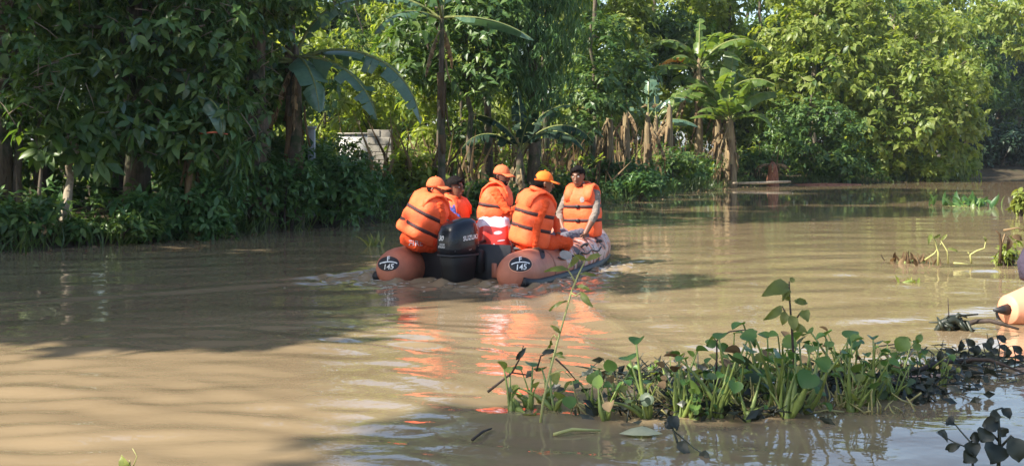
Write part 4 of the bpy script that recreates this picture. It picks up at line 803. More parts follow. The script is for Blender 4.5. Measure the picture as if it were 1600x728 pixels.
def person(label, pel, neck, face, head, hface, arms, legs, skin=M_SKIN, shirt=M_ORSHIRT, trousers=M_ORSHIRT, bare_from=1.0, cap=None, hair=M_HAIR, glasses=False, beard=None, vest_from=-.06, vs=1.0, cap_hole=False, htilt=0):
    u = (neck - pel).normalized(); f, s = orth(Vector(face), u); Lt = (neck - pel).length
    hu = ((head - neck).normalized() * .35 + Vector((0, 0, 1))).normalized(); hf, hs = orth(Vector(hface), hu)
    root = empty('person', label, 'person', (pel.x, pel.y, pel.z - .1)); off = -root.location
    mb = MB(); segs = []
    def el(c, a, b, fo=0): return [c + s * a * math.cos(q) + f * (fo + b * math.sin(q)) for q in np.linspace(0, 2 * math.pi, 20, endpoint=False)]
    mb.loft([el(pel - u * .10, .13, .10), el(pel - u * .04, .168, .125), el(pel + u * .05, .17, .125), el(pel + u * .35 * Lt, .15, .112), el(pel + u * .6 * Lt, .168, .12), el(pel + u * .82 * Lt, .178, .112), el(pel + u * .95 * Lt, .12, .085), el(neck + u * .015, .068, .066)])
    segs.append((pel - u * .1, pel + u * .04, .17, .17, 2)); segs.append((pel + u * .1, neck - u * .05, .16, .12, 1))
    nb = head - hu * .07 - hf * .015; mb.tube([neck - u * .05, neck + u * .02, nb], [.066, .058, .055], 12); segs.append((neck + u * .03, nb, .058, .055, 0))
    mb.loft(head_rings(head, hs, hf, hu)); segs.append((head - hu * .08, head + hu * .06, .085, .09, 0))
    mb.tube([head + hf * .088 + hu * .022, head + hf * .103 - hu * .002, head + hf * .118 - hu * .024, head + hf * .098 - hu * .034], [.009, .012, .016, .010], 8)
    for sg in (1, -1): mb.tube([head + hs * sg * .074 + hu * .028 - hf * .008, head + hs * sg * .084 - hf * .014 + hu * .008, head + hs * sg * .076 - hf * .004 - hu * .032], [.012, .017, .010], 8, 0, .6)
    mb.tube([head + hf * .085 + hs * .03 + hu * .036, head + hf * .097 + hu * .033, head + hf * .085 - hs * .03 + hu * .036], .009, 6)      # brow ridge
    mb.tube([head + hf * .084 + hs * .018 - hu * .062, head + hf * .096 - hu * .060, head + hf * .084 - hs * .018 - hu * .062], .008, 6)   # lips' bulge
    for sg, elb, wr in arms:
        sh = neck - u * .075 + s * sg * .178; mid = sh.lerp(elb, .5)
        mb.tube([sh - s * sg * .05, sh, sh.lerp(elb, .25), mid, elb.lerp(sh, .12), elb], [.062, .066, .062, .056, .049, .047], 12)
        d = (wr - elb).normalized(); mb.tube([elb - d * .01, elb + d * .06, elb.lerp(wr, .55), wr], [.047, .049, .041, .031], 12)
        if shirt is not None:
            ua, fa = (elb - sh).length, (wr - elb).length; cut = bare_from * (ua + fa)
            segs.append((sh - s * sg * .04, elb if cut >= ua else sh.lerp(elb, cut / ua), .064, .05, 1))
            if cut < ua: segs.append((sh.lerp(elb, cut / ua + .03), elb, .052, .05, 0))
            c2 = max(0, min(1, (cut - ua) / fa))
            if c2 > 0: segs.append((elb, elb.lerp(wr, c2), .05, .036, 1))
            if c2 < 1: segs.append((elb.lerp(wr, min(.98, c2 + .04)), wr, .045, .033, 0))
        nrm = (-s * sg * .8 + f * .2); hand(mb, segs, wr, (d * .8 + Vector((0, 0, -.25)) + f * .15), nrm, sg * (1 if True else -1))
    for sg, kn, an in legs:
        hip = pel - u * .02 + s * sg * .095
        mb.tube([hip - (kn - hip).normalized() * .04, hip, hip.lerp(kn, .35), hip.lerp(kn, .75), kn], [.08, .092, .086, .070, .062], 12); d = (an - kn).normalized()
        mb.tube([kn - d * .01, kn + d * .10, kn.lerp(an, .5), an], [.062, .063, .055, .040], 12); segs.append((hip, kn, .09, .065, 2)); segs.append((kn, an, .064, .042, 2))
        toe = (f * .8 + (kn - hip).normalized() * .5); toe.z = 0; toe.normalize(); mb.tube([an - toe * .05 - Vector((0, 0, .03)), an + toe * .06 - Vector((0, 0, .035)), an + toe * .17 - Vector((0, 0, .045))], [.042, .042, .03], 10, 0, .8); segs.append((an - toe * .04 - Vector((0, 0, .04)), an + toe * .17 - Vector((0, 0, .045)), .042, .03, 3))
    tmp = link('tmp', mb.mesh('tmp', [skin, shirt or skin, trousers, M_SHOE])); md = tmp.modifiers.new('r', 'REMESH'); md.mode = 'VOXEL'; md.voxel_size = .0078; md.use_smooth_shade = True
    md = tmp.modifiers.new('s', 'SMOOTH'); md.factor = .5; md.iterations = 3; C.view_layer.update()
    me = bpy.data.meshes.new_from_object(tmp.evaluated_get(C.evaluated_depsgraph_get())); bpy.data.objects.remove(tmp); me.name = 'body'; me.materials.clear()
    for q in (skin, shirt or skin, trousers, M_SHOE): me.materials.append(q)
    nP = len(me.polygons); cen = np.zeros(nP * 3); me.polygons.foreach_get('center', cen); cen = cen.reshape(-1, 3); best = np.full(nP, 1e9); bi = np.zeros(nP, np.int32)
    for A, B_, ra, rb_, mi in segs:
        A = np.array(A); B2 = np.array(B_) - A; t = np.clip(((cen - A) @ B2) / max(B2 @ B2, 1e-9), 0, 1); d = np.linalg.norm(cen - A - t[:, None] * B2, axis=1) - (ra + (rb_ - ra) * t); k = d < best; best = np.where(k, d, best); bi = np.where(k, mi, bi)
    cl = set(); nc_ = set()
    for pl, b_ in zip(me.polygons, bi): (cl if b_ in (1, 2) else nc_).update(pl.vertices)
    me.update(); nrm_ = [v.normal.copy() for v in me.vertices]
    for i in cl - nc_:                                           # creases in the cloth
        c_ = me.vertices[i].co; me.vertices[i].co = c_ + nrm_[i] * (.009 * mnoise.noise((c_.x * 22, c_.y * 22, c_.z * 34)) + .004 * mnoise.noise((c_.x * 60, c_.y * 60, c_.z * 60)))
    me.polygons.foreach_set('material_index', bi); me.polygons.foreach_set('use_smooth', np.ones(nP, bool)); bd = link('body', me, root); bd.location = off
    def part(m_, name, mats, parent=None):
        o = m_.build(name, mats, parent or root)
        if parent is None: o.location = off
        return o
    # face
    for sg in (1, -1):
        c = head + hf * .079 + hs * sg * .031 + hu * .014; m_ = MB(); m_.ball(c, .0125); e = part(m_, 'eye', M_EYEW); m_ = MB(); m_.ball(c + hf * .0085, .0062); m_.build('iris', M_IRIS, e)
        m_ = MB(); m_.tube([head + hf * .094 + hs * sg * .014 + hu * .037, head + hf * .094 + hs * sg * .033 + hu * .042, head + hf * .082 + hs * sg * .050 + hu * .036], [.004, .005, .003], 6); part(m_, 'eyebrow', M_HAIR)
    m_ = MB(); m_.tube([head + hf * .088 + hs * .022 - hu * .061, head + hf * .103 - hu * .059, head + hf * .088 - hs * .022 - hu * .061], [.003, .0055, .003], 6); part(m_, 'mouth', M_LIP)
    if beard:
        hr = head_rings(head, hs, hf, hu, 1.05, -.2, -.04); m_ = MB(); nn = len(hr[0]); m_.loft(hr, 0, True); m_.f = [q for q in m_.f if len(q) == 4 and sum((Vector(m_.v[i]) - head).dot(hf) for i in q) / 4 > .005]; m_.m = [0] * len(m_.f)
        o = part(m_, 'beard', beard); md = o.modifiers.new('t', 'SOLIDIFY'); md.thickness = .008; md.offset = -1
    hr = head_rings(head, hs, hf, hu, 1.10, -.05, 1); m_ = MB(); m_.loft(hr)
    def keep(q):
        c = sum((Vector(m_.v[i]) for i in q), Vector()) / len(q) - head; z, y = c.dot(hu), c.dot(hf); return len(q) > 4 and z > 0 or len(q) == 4 and ((y < .01 and z > -.045) or z > .075 or (z > .055 and y < .08))
    m_.f = [q for q in m_.f if keep(q)]; m_.m = [0] * len(m_.f); o = part(m_, 'hair', hair); md = o.modifiers.new('t', 'SOLIDIFY'); md.thickness = .012; md.offset = 1 if cap is None else -1
    if cap is None:                                             # combed tuft above the forehead
        m_ = MB(); m_.tube([head + hf * .07 + hs * .05 + hu * .088, head + hf * .088 + hu * .102, head + hf * .072 - hs * .05 + hu * .088], [.018, .026, .018], 8); m_.tube([head + hs * .055 + hu * .10, head + hu * .125 - hf * .01, head - hs * .055 + hu * .10], [.022, .03, .022], 8); m_.build('fringe', hair, o)
    if cap:
        m_ = MB(); rg = []
        for k in range(8):
            t = k / 7; z = .028 + .112 * math.sin(t * math.pi / 2); w = max(math.cos(t * math.pi / 2), .06) ** .75; rg.append([head + hu * (z - .10 * 0) + hs * .088 * w * math.cos(q) + hf * (-.006 + .108 * w * math.sin(q)) for q in np.linspace(0, 2 * math.pi, 22, endpoint=False)])
        m_.loft(rg); co = part(m_, 'cap', cap); top = []; bot = []
        for q in np.linspace(R(-62), R(62), 13):
            di = hs * math.sin(q) * .086 + hf * (math.cos(q) * .104 - .006); do = hs * math.sin(q) * .092 + hf * (.095 + .085 * math.cos(q) ** .8 if True else 0)
            top.append([head + di + hu * .034, head + di + hu * .046, head + do * 1.0 + hu * (.028 - .014 * abs(math.sin(q)) ), head + do + hu * (.020 - .014 * abs(math.sin(q)))])
        m_ = MB(); m_.loft(top); m_.build('brim', cap, co); m_ = MB(); m_.ball(head + hu * .142 - hf * .006, .010, None, 8, 5); m_.build('button', cap, co)
        if cap_hole:
            cb_ = bvh_of(co.data, Matrix.Identity(4)); v, fc = disc2d(.040, .030, 3, 18); v = [(x, max(y, -.004)) for x, y in v]
            decal('opening', (v, fc), head - hf * .10 + hu * .048, hs * -1 if False else -hs * -1, hu, cb_, .003, M_IRIS, co, Matrix.Identity(4))
    if glasses:
        m_ = MB()
        for sg in (1, -1):
            c = head + hf * .100 + hs * sg * .033 + hu * .012; m_.tube([c + hs * .024 * math.cos(q) + hu * .018 * math.sin(q) for q in np.linspace(0, 2 * math.pi, 15)], .0032, 5); m_.tube([c + hs * sg * .024, head + hs * sg * .078 + hu * .016 - hf * .01], .0028, 5)
        m_.tube([head + hf * .102 + hs * .010 + hu * .014, head + hf * .106 + hu * .017, head + hf * .102 - hs * .010 + hu * .014], .003, 5); part(m_, 'glasses', M_BLACK)
    # life jacket
    prof = [(-.06, .205, .160), (-.035, .226, .178), (.06, .236, .188), (.125, .226, .178), (.16, .216, .168), (.195, .226, .178), (.25, .236, .186), (.305, .224, .174), (.335, .214, .166), (.37, .222, .174), (.42, .222, .176), (.46, .205, .168), (.50, .185, .155), (.54, .160, .135), (.57, .125, .11), (.585, .095, .092)]
    kz = (Lt + .0) / .56
    if vest_from > -.06: prof = [(max(z, -.06) if z > .14 else z, a, b) for z, a, b in prof]; prof = [(z if z > .155 else vest_from + (z + .06) / .22 * (.16 - vest_from), a, b) for z, a, b in prof]
    def vring(z, a, b, e=.72, n=36, g=0):
        rg = []
        for q in np.linspace(0, 2 * math.pi, n, endpoint=False):
            cx, cy = math.cos(q), math.sin(q); pad = 1 + .035 * abs(math.sin(2 * q)) - (.05 if abs(cx) < .07 and z > -.02 else 0) - .02 * (abs(abs(cx) - .62) < .06)
            rg.append(pel + u * z * kz + s * (a * vs + g) * math.copysign(abs(cx) ** e, cx) * pad + f * ((b * vs + g) * math.copysign(abs(cy) ** e, cy) * pad + .005))
        return rg
    m_ = MB(); m_.loft([vring(*q) for q in prof]); vest = part(m_, 'life_jacket', M_VEST)
    for v in vest.data.vertices:
        c_ = v.co.copy(); v.co = c_ + v.normal * (.011 * mnoise.noise((c_.x * 14, c_.y * 14, c_.z * 20)) + .006 * mnoise.noise((c_.x * 34, c_.y * 34, c_.z * 40)))
    md = vest.modifiers.new('b', 'SUBSURF'); md.levels = 1; md.render_levels = 1
    for sg in (1, -1):                                           # wide shoulder straps
        m_ = MB(); m_.tube([pel + u * .40 * kz + s * sg * .125 + f * .165, pel + u * .50 * kz + s * sg * .125 + f * .150, pel + u * .575 * kz + s * sg * .118 + f * .085, pel + u * .605 * kz + s * sg * .115, pel + u * .575 * kz + s * sg * .118 - f * .085, pel + u * .50 * kz + s * sg * .125 - f * .150, pel + u * .40 * kz + s * sg * .125 - f * .165], [.05, .062, .066, .066, .066, .062, .05], 10, 0, .30, u); m_.build('shoulder_strap', M_VEST, vest)
    m_ = MB(); cr = []
    for q in np.linspace(R(115), R(425), 16): cr.append(pel + u * (.585 + .02 * (1 - math.sin(q))) * kz + s * .098 * math.cos(q) + f * (.092 * math.sin(q)))
    m_.tube(cr, .019, 8, 0, 1.3, u); m_.build('collar', M_VEST, vest)
    for z, wd in ((.160, .038), (.335, .038)):
        m_ = MB(); zs = (z - wd / 2 / kz, z + wd / 2 / kz); r1 = vring(zs[0], .219, .171, g=.006); r2 = vring(zs[1], .219, .171, g=.006); i1 = vring(zs[0], .21, .16); i2 = vring(zs[1], .21, .16); m_.loft([i1, r1, r2, i2], 0, False); m_.build('strap', M_STRAP, vest)
        m_ = MB(); bc = pel + u * z * kz + f * (.186 * vs); m_.box(bc, (.05, .022, .045), Matrix((s, f, u)).transposed(), 0, .005); m_.build('buckle', M_BLACK, vest)
    return root, off, vest, bd, (pel, u, f, s)

up_ = Vector((0, 0, 1))
# 1 at the motor
Y = 13.5
p1 = person('person in an orange cap sitting at the motor and leaning forward, back turned', W(645, 374, Y), W(679, 307, Y + .02), (.86, .5, 0), W(681, 296, Y), (.95, -.3, -.12), [(1, W(692, 350, Y - .12), W(716, 364, Y - .02)), (-1, W(715, 345, Y + .45), W(735, 362, Y + .4))],
            [(1, W(700, 388, Y + .2), W(705, 425, Y + .25)), (-1, W(700, 386, Y + .5), W(708, 423, Y + .5))], cap=M_CAPR, beard=M_GREYHAIR, skin=M_SKIN, vest_from=.02, vs=1.12)
# 2 behind
Y = 14.45
p2 = person('person with dark hair, glasses and blue shirt, half hidden behind the motor operator', W(704, 384, Y), W(708, 313, Y), (.85, -.45, 0), W(711, 294, Y - .02), (.85, -.5, -.05), [(1, W(722, 350, Y - .25), W(738, 365, Y - .3)), (-1, W(725, 350, Y + .15), W(745, 365, Y))],
            [(1, W(742, 388, Y - .15), W(745, 420, Y - .1)), (-1, W(742, 386, Y + .15), W(748, 415, Y + .15))], shirt=M_BLUESH, trousers=M_JEANS, bare_from=.5, glasses=True)
# 3 centre
Y = 14.55
p3 = person('person in an orange cap in the middle of the boat with one arm bent across', W(767, 366, Y), W(778, 291, Y), (.9, -.12, 0), W(784, 276, Y - .02), (.8, -.55, -.1), [(1, W(795, 333, Y - .28), W(812, 322, Y - .12)), (-1, W(800, 335, Y + .3), W(820, 330, Y + .2))],
            [(1, W(810, 372, Y - .05), W(812, 412, Y)), (-1, W(812, 370, Y + .25), W(815, 408, Y + .25))], cap=M_CAPR, skin=M_SKIND, beard=M_HAIR, vs=1.10)
# 4 right tube
Y = 13.5
p4 = person('person in a bright orange cap sitting on the near tube, seen from behind', W(825, 376, Y), W(841, 304, Y), (.82, .42, 0), W(850, 287, Y), (.92, .22, .02), [(1, W(839, 350, Y - .22), W(836, 384, Y - .24)), (-1, W(868, 345, Y + .35), W(872, 368, Y + .2))],
            [(1, W(888, 378, Y + .12), W(872, 405, Y + .45)), (-1, W(880, 376, Y + .45), W(865, 405, Y + .7))], cap=M_CAPO, cap_hole=True, vs=1.06)
# 5 bow side
Y = 15.1
p5 = person('bare headed person with short dark hair near the bow, facing back towards the stern', W(911, 363, Y), W(910, 294, Y), (-.42, -.9, 0), W(903, 277, Y - .05), (-.35, -.93, -.04), [(-1, W(931, 333, Y - .22), W(914, 366, Y - .34)), (1, W(874, 335, Y + .1), W(882, 362, Y - .05))],
            [(1, W(868, 366, Y - .15), W(860, 402, Y - .1)), (-1, W(880, 371, Y - .5), W(868, 405, Y - .45))], shirt=M_GREYSH, trousers=M_JEANS, bare_from=.72)
# printing on the seat of the motor operator and a mark on the far vest
rt, off, vest, bd, (pel, u, f, s) = p1
PMx = Matrix.Translation(rt.location) @ Matrix.Translation(off)
bb = bvh_of(bd.data, Matrix.Identity(4)); decal('lettering', text2d('FIRE', .085, .006), W(656, 383, 13.1), (1, .25, .0), (0, 0, 1), bb, .004, M_WPL, bd, Matrix.Identity(4))
rt, off, vest, bd, (pel, u, f, s) = p5
bb = bvh_of(vest.data, Matrix.Identity(4)); decal('emblem', disc2d(.03, .035, 3, 14), W(893, 314, 14.6), -s, u, bb, .004, M_GREYHAIR, vest, Matrix.Identity(4))
rt, off, vest, bd, (pel, u, f, s) = p2
bb = bvh_of(vest.data, Matrix.Identity(4)); decal('shirt_front', disc2d(.045, .10, 3, 14), W(711, 332, 14.2), (1, 0, 0), (.15, 0, 1), bb, .005, M_BLUESH, vest, Matrix.Identity(4))

# pale flakes painting glints and froth on the boat's wash
rf_ = np.random.RandomState(9); fv = []; ff = []
for k in range(96):
    if k < 46: lx, ly = rf_.uniform(-1.3, 1.3), rf_.normal(-.45, .22)
    elif k < 80: lx, ly = rf_.normal(1.12, .10), rf_.uniform(-.2, 3.0)
    else: lx, ly = rf_.normal(-1.15, .12), rf_.uniform(-.4, 1.5)
    w = BM @ Vector((lx, ly, 0)); a_, b_ = rf_.uniform(.012, .06) , rf_.uniform(.008, .025); z_ = float(water_z(np.array([w.x]), np.array([w.y]))[0]) + .006; q0 = len(fv); n_ = 7
    for j in range(n_):
        q = 2 * math.pi * j / n_; r_ = rf_.uniform(.6, 1.2); fv.append((w.x + a_ * r_ * math.cos(q), w.y + b_ * r_ * math.sin(q), z_))
    fv.append((w.x, w.y, z_ + .006)); ff += [(q0 + j, q0 + (j + 1) % n_, q0 + n_) for j in range(n_)]
tag(link('glint_foam', mesh_np('glint_foam', fv, np.array(ff), simple('glint_foam', (.40, .36, .29), .7, .15, 30)), kind='stuff'), 'pale painted flecks for glints and froth in the wash round the boat', 'glint_foam')
# ------------------------------------------------------------------ plants floating near the camera
def WW(px, py, lift=0.0):
    'point on the water under a photo pixel'
    Y = EYE * FPX / (py - HORIZ); return Vector(((px - 800) * Y / FPX, Y, lift))
rh = np.random.RandomState(12)
def hy_leaf(h, outw, tilt, r_, curl, bulb=0.0, lm=None):
    mb = MB(); pts = []; n = 6
    for i in range(n + 1):
        t = i / n; pts.append(Vector((outw * t ** 1.6, 0, h * (t - .12 * t * t * (outw / max(h, .01))))))
    rad = [.0075 + bulb * math.exp(-((i / n - .35) / .22) ** 2) - .0032 * i / n for i in range(n + 1)]; mb.tube(pts, rad, 6, 1)
    tip = pts[-1]; d = Vector((math.cos(tilt), 0, math.sin(tilt))); nn = Vector((-math.sin(tilt), 0, math.cos(tilt))); s = Vector((0, 1, 0)); vs = []; fs = []
    rows = ((-.12, .30), (.1, .78), (.45, 1.0), (.85, .96), (1.2, .70), (1.48, .30), (1.6, .02))
    for u, w in rows:
        for k in (-1, -.5, 0, .5, 1): vs.append(tip + d * r_ * (u + .06 * (1 - k * k) * 0 - (.22 if u < 0 and k == 0 else 0) * -1) + s * r_ * w * k + nn * r_ * (curl * (k * k) * w + .14 * u * (1.2 - u)))
    for i in range(len(rows) - 1):
        for k in range(4): fs.append((i * 5 + k, i * 5 + k + 1, i * 5 + k + 6, i * 5 + k + 5))
    mb.add(vs, fs, 0); return mb.mesh('leaf', [lm or (M_HYAC if rh.rand() < .72 else M_HYAC2 if rh.rand() < .5 else M_WEED if rh.rand() < .6 else M_DEADLEAF), M_HYSTEM])
HY = [hy_leaf(rh.uniform(.16, .36), rh.uniform(.03, .14), R(rh.uniform(-70, 85)), rh.uniform(.026, .050), rh.uniform(.1, .7), rh.choice([0, .004, .009])) for _ in range(24)]
HYB = [hy_leaf(rh.uniform(.08, .16), rh.uniform(.06, .13), R(rh.uniform(10, 70)), rh.uniform(.032, .048),   .3, .014, M_WEED) for _ in range(6)]
def hyacinth(p, n, label, group, pool=HY, sc=1.0, tiltdir=None):
    root = empty('water_hyacinth', label, 'water plant', p, rh.uniform(0, 6.28), group); mb = MB(); mb.tube([(0, 0, -.10), (0, 0, .0), (0, 0, .045)], [.012, .022, .012], 7); mb.build('crown_base', M_HYSTEM, root)
    for k in range(n):
        o = link('leaf', pool[rh.randint(len(pool))], root); s_ = sc * rh.uniform(.6, 1.2); o.rotation_euler = (rh.normal(0, .30), rh.normal(0, .30), k * 2.4 + rh.uniform(-.4, .4)); o.scale = (s_, s_, s_); o.location = (rh.normal(0, .015), rh.normal(0, .015), -.012)
    return root
nh = 0
for k in range(70):
    px = 990 + 490 * rh.beta(1.15, 1.25); w = 78 if px < 1280 else 78 - (px - 1280) * .24; py = 578 + rh.uniform(0, 1) ** .8 * w; sc = (.74 + .34 * (py - 578) / 78) * rh.choice([.5, .7, .9, 1.0, 1.12]) * (.86 + .26 * math.exp(-((px - 1245) / 110) ** 2))
    if px < 990: sc *= .8
    q = 'front' if py - 578 > w * .62 else 'back' if py - 578 < w * .3 else 'middle'; e = 'left' if px < 1130 else 'mid' if px < 1300 else 'right'
    lab = {'left': 'upright water hyacinth in the %s row of the clump, nearest the tall bent weed', 'mid': 'crowded water hyacinth in the %s row of the clump, around the drooping weed', 'right': 'low water hyacinth in the %s row of the clump, towards the second boat'}[e] % q
    hyacinth(WW(px, py, .0), rh.randint(5, 9), lab, 'hyacinths in the big clump, ' + q + ' ' + e, sc=sc).rotation_euler = (rh.normal(0, .22), rh.normal(0, .22), rh.uniform(0, 6.28))
for px, py, n_ in ((800, 640, 5), (828, 636, 6), (852, 628, 5), (872, 640, 4)):
    hyacinth(WW(px, py), n_, 'pale green water hyacinth with swollen stalks at the foot of the tall bent weed', 'hyacinths round the tall weed', pool=HYB + HY[:3], sc=.95)
for px, py in ((930, 640), (945, 655), (958, 632)):
    hyacinth(WW(px, py), 5, 'thin stalked water hyacinth at the ragged end of the clump next to the tall weed', 'thin hyacinths at the end of the clump', pool=HY[:8], sc=.85)

# dead stalks, roots and litter tangled under the clump
def tangle(name, label, cat, pts, n, ln, r_, mat, up=.5, zr=(0, .05)):
    mb = MB()
    for k in range(n):
        p = pts[rh.randint(len(pts))] + Vector((rh.normal(0, .10), rh.normal(0, .08), rh.uniform(*zr))); d = Vector((rh.normal(0, 1), rh.normal(0, .7), rh.uniform(-.3, up * 2))); d.normalize(); l = ln * rh.uniform(.4, 1.2); b_ = Vector((rh.normal(0, .2), rh.normal(0, .2), rh.normal(0, .15)))
        mb.tube([p - d * l * .3, p + d * l * .3 + b_ * l * .3, p + d * l * .8 + b_ * l * .1], [r_, r_ * .9, r_ * .4], 4)
    return tag(mb.build(name, mat, kind='stuff'), label, cat)
cl = [WW(x, 585 + (65 if x < 1290 else 30) * rh.rand()) for x in np.linspace(960, 1480, 40)]
tangle('dead_stalks', 'dark dead stalks and roots tangled under the hyacinth clump', 'dead stalks', cl, 520, .16, .005, M_SHADEDEADWEED, .5)
tangle('pale_stalks', 'pale dry stalks poking from the front of the hyacinth clump', 'dry stalks', [WW(x, 632 + 14 * rh.rand()) for x in np.linspace(935, 1400, 30)], 130, .17, .0055, simple('straw', (.34, .30, .12), .7, .3, 12), 1.2)
tangle('dead_stalks', 'dark dead stems lying on the water right of the hyacinth clump', 'dead stalks', [WW(x, 552 + 60 * rh.rand()) for x in np.linspace(1440, 1600, 22)], 80, .24, .005, M_SHADEDEADWEED, .15)
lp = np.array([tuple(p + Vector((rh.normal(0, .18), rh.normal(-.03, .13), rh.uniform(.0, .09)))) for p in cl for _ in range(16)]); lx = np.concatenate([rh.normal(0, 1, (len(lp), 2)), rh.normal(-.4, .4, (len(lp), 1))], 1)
tag(link('withered_leaves', leaves_mesh('withered_leaves', lp, lx, rh.normal(0, 1, lp.shape), rh.uniform(.05, .12, len(lp)), .045, M_SHADEDEADWEED), kind='stuff'), 'dark withered leaves between the hyacinth stalks', 'dead leaves')

def stemplant(name, label, cat, paths, leaves, mat, lmat, r_=.006):
    'paths: lists of (px, py, distance); leaves: (px,py,distance, tip px,py,distance, width)'
    p0 = W(*paths[0][0]); root = empty(name, label, cat, (p0.x, p0.y, 0)); off = -root.location
    for i, pth in enumerate(paths):
        mb = MB(); pts = [W(*q) + off for q in pth]; n_ = len(pts); rr = r_ if i == 0 else r_ * .7; mb.tube(pts, [rr * (1 - .55 * k / (n_ - 1)) for k in range(n_)], 7); mb.build('stem' if i == 0 else 'branch', mat, root)
    for a in leaves:
        A, B_ = W(*a[:3]) + off, W(*a[3:6]) + off; wd = a[6]; d = (B_ - A); l = d.length; s = d.normalized().cross(Vector((rh.normal(0, .3), -1, .35))).normalized(); nn = s.cross(d.normalized()); mb = MB(); vs = []; fs = []
        rows = [(0, .03), (.12, .55), (.32, .95), (.55, 1), (.78, .68), (.93, .28), (1, .02)]
        for t, w in rows:
            c = A + d * t + nn * (-.16 * l * 4 * t * (1 - t) * -1)
            for k in (-1, 0, 1): vs.append(c + s * k * w * wd * .5 + nn * (abs(k) * .22 * w * wd + .010 * math.sin(t * 14 + k * 2)))
        for i in range(len(rows) - 1):
            for k in range(2): fs.append((i * 3 + k, i * 3 + k + 1, i * 3 + k + 4, i * 3 + k + 3))
        mb.add(vs, fs); mb.build('leaf', lmat, root)
    return root
M_PALESTEM = simple('pale_green_stem', (.36, .36, .13), .55, .2, 12)
stemplant('tall_weed', 'tall bent weed with a pale stem reaching up in front of the boat', 'weed', [[(843, 672, 6.3), (848, 630, 6.3), (858, 585, 6.32), (872, 530, 6.35), (884, 488, 6.4), (893, 455, 6.4), (904, 428, 6.42), (916, 404, 6.45)], [(899, 441, 6.42), (893, 430, 6.42), (886, 419, 6.42)], [(893, 458, 6.4), (900, 462, 6.38), (908, 456, 6.36)], [(858, 585, 6.32), (880, 578, 6.3), (893, 590, 6.3)], [(872, 530, 6.35), (866, 523, 6.36), (861, 530, 6.38)]],
          [(888, 421, 6.42, 850, 424, 6.35, 0.031), (888, 419, 6.42, 905, 398, 6.5, 0.034), (914, 408, 6.45, 940, 398, 6.5, 0.031), (915, 405, 6.45, 896, 396, 6.4, 0.025), (906, 428, 6.42, 935, 432, 6.4, 0.019), (908, 456, 6.36, 926, 480, 6.3, 0.037), (902, 448, 6.4, 924, 455, 6.35, 0.025), (886, 470, 6.4, 858, 486, 6.4, 0.019), (876, 520, 6.35, 860, 508, 6.35, 0.022), (861, 530, 6.38, 855, 545, 6.4, 0.019), (866, 552, 6.34, 884, 560, 6.3, 0.019)], M_PALESTEM, M_WEED, .0075)
stemplant('dark_weed', 'dark dead twigs crossing low behind the tall bent weed', 'dead weed', [[(762, 612, 6.7), (785, 594, 6.7), (800, 582, 6.7), (822, 585, 6.7)], [(800, 582, 6.7), (812, 560, 6.7), (818, 540, 6.7)], [(838, 580, 6.6), (845, 556, 6.6), (870, 545, 6.6)], [(868, 560, 6.5), (885, 576, 6.5), (900, 594, 6.5)]], [(806, 562, 6.6, 822, 543, 6.6, .03), (846, 552, 6.6, 870, 548, 6.6, .03)], M_TWIG, M_SHADEDEADWEED, .008)
stemplant('tall_weed', 'leafy weed with drooping pale leaves standing out of the hyacinth clump', 'weed', [[(1243, 612, 6.9), (1240, 560, 6.9), (1237, 510, 6.9), (1234, 470, 6.92), (1233, 440, 6.95)], [(1238, 505, 6.9), (1228, 490, 6.9), (1222, 478, 6.9)], [(1237, 510, 6.9), (1248, 492, 6.88), (1254, 485, 6.86)]],
          [(1232, 446, 6.95, 1190, 462, 6.85, .09), (1234, 440, 6.95, 1242, 436, 6.95, .035), (1234, 452, 6.95, 1222, 470, 6.9, .04), (1240, 470, 6.9, 1262, 474, 6.9, .04), (1222, 478, 6.9, 1192, 500, 6.85, .05), (1226, 486, 6.9, 1222, 508, 6.88, .05), (1254, 485, 6.86, 1262, 503, 6.8, .06), (1236, 492, 6.9, 1240, 518, 6.85, .06), (1238, 510, 6.9, 1262, 520, 6.85, .05), (1234, 470, 6.92, 1224, 456, 6.92, .03)], M_TWIG, M_WEED, .009)
stemplant('bent_stalk', 'thin stalk bent over in an arch above the middle of the clump', 'stalk', [[(1118, 600, 6.8), (1120, 560, 6.8), (1120, 532, 6.8), (1140, 518, 6.8), (1165, 515, 6.78), (1178, 520, 6.76)]], [(1120, 540, 6.8, 1140, 545, 6.8, .05), (1120, 535, 6.8, 1103, 540, 6.8, .05), (1172, 518, 6.77, 1180, 545, 6.75, .03)], M_TWIG, M_HYAC, .006)
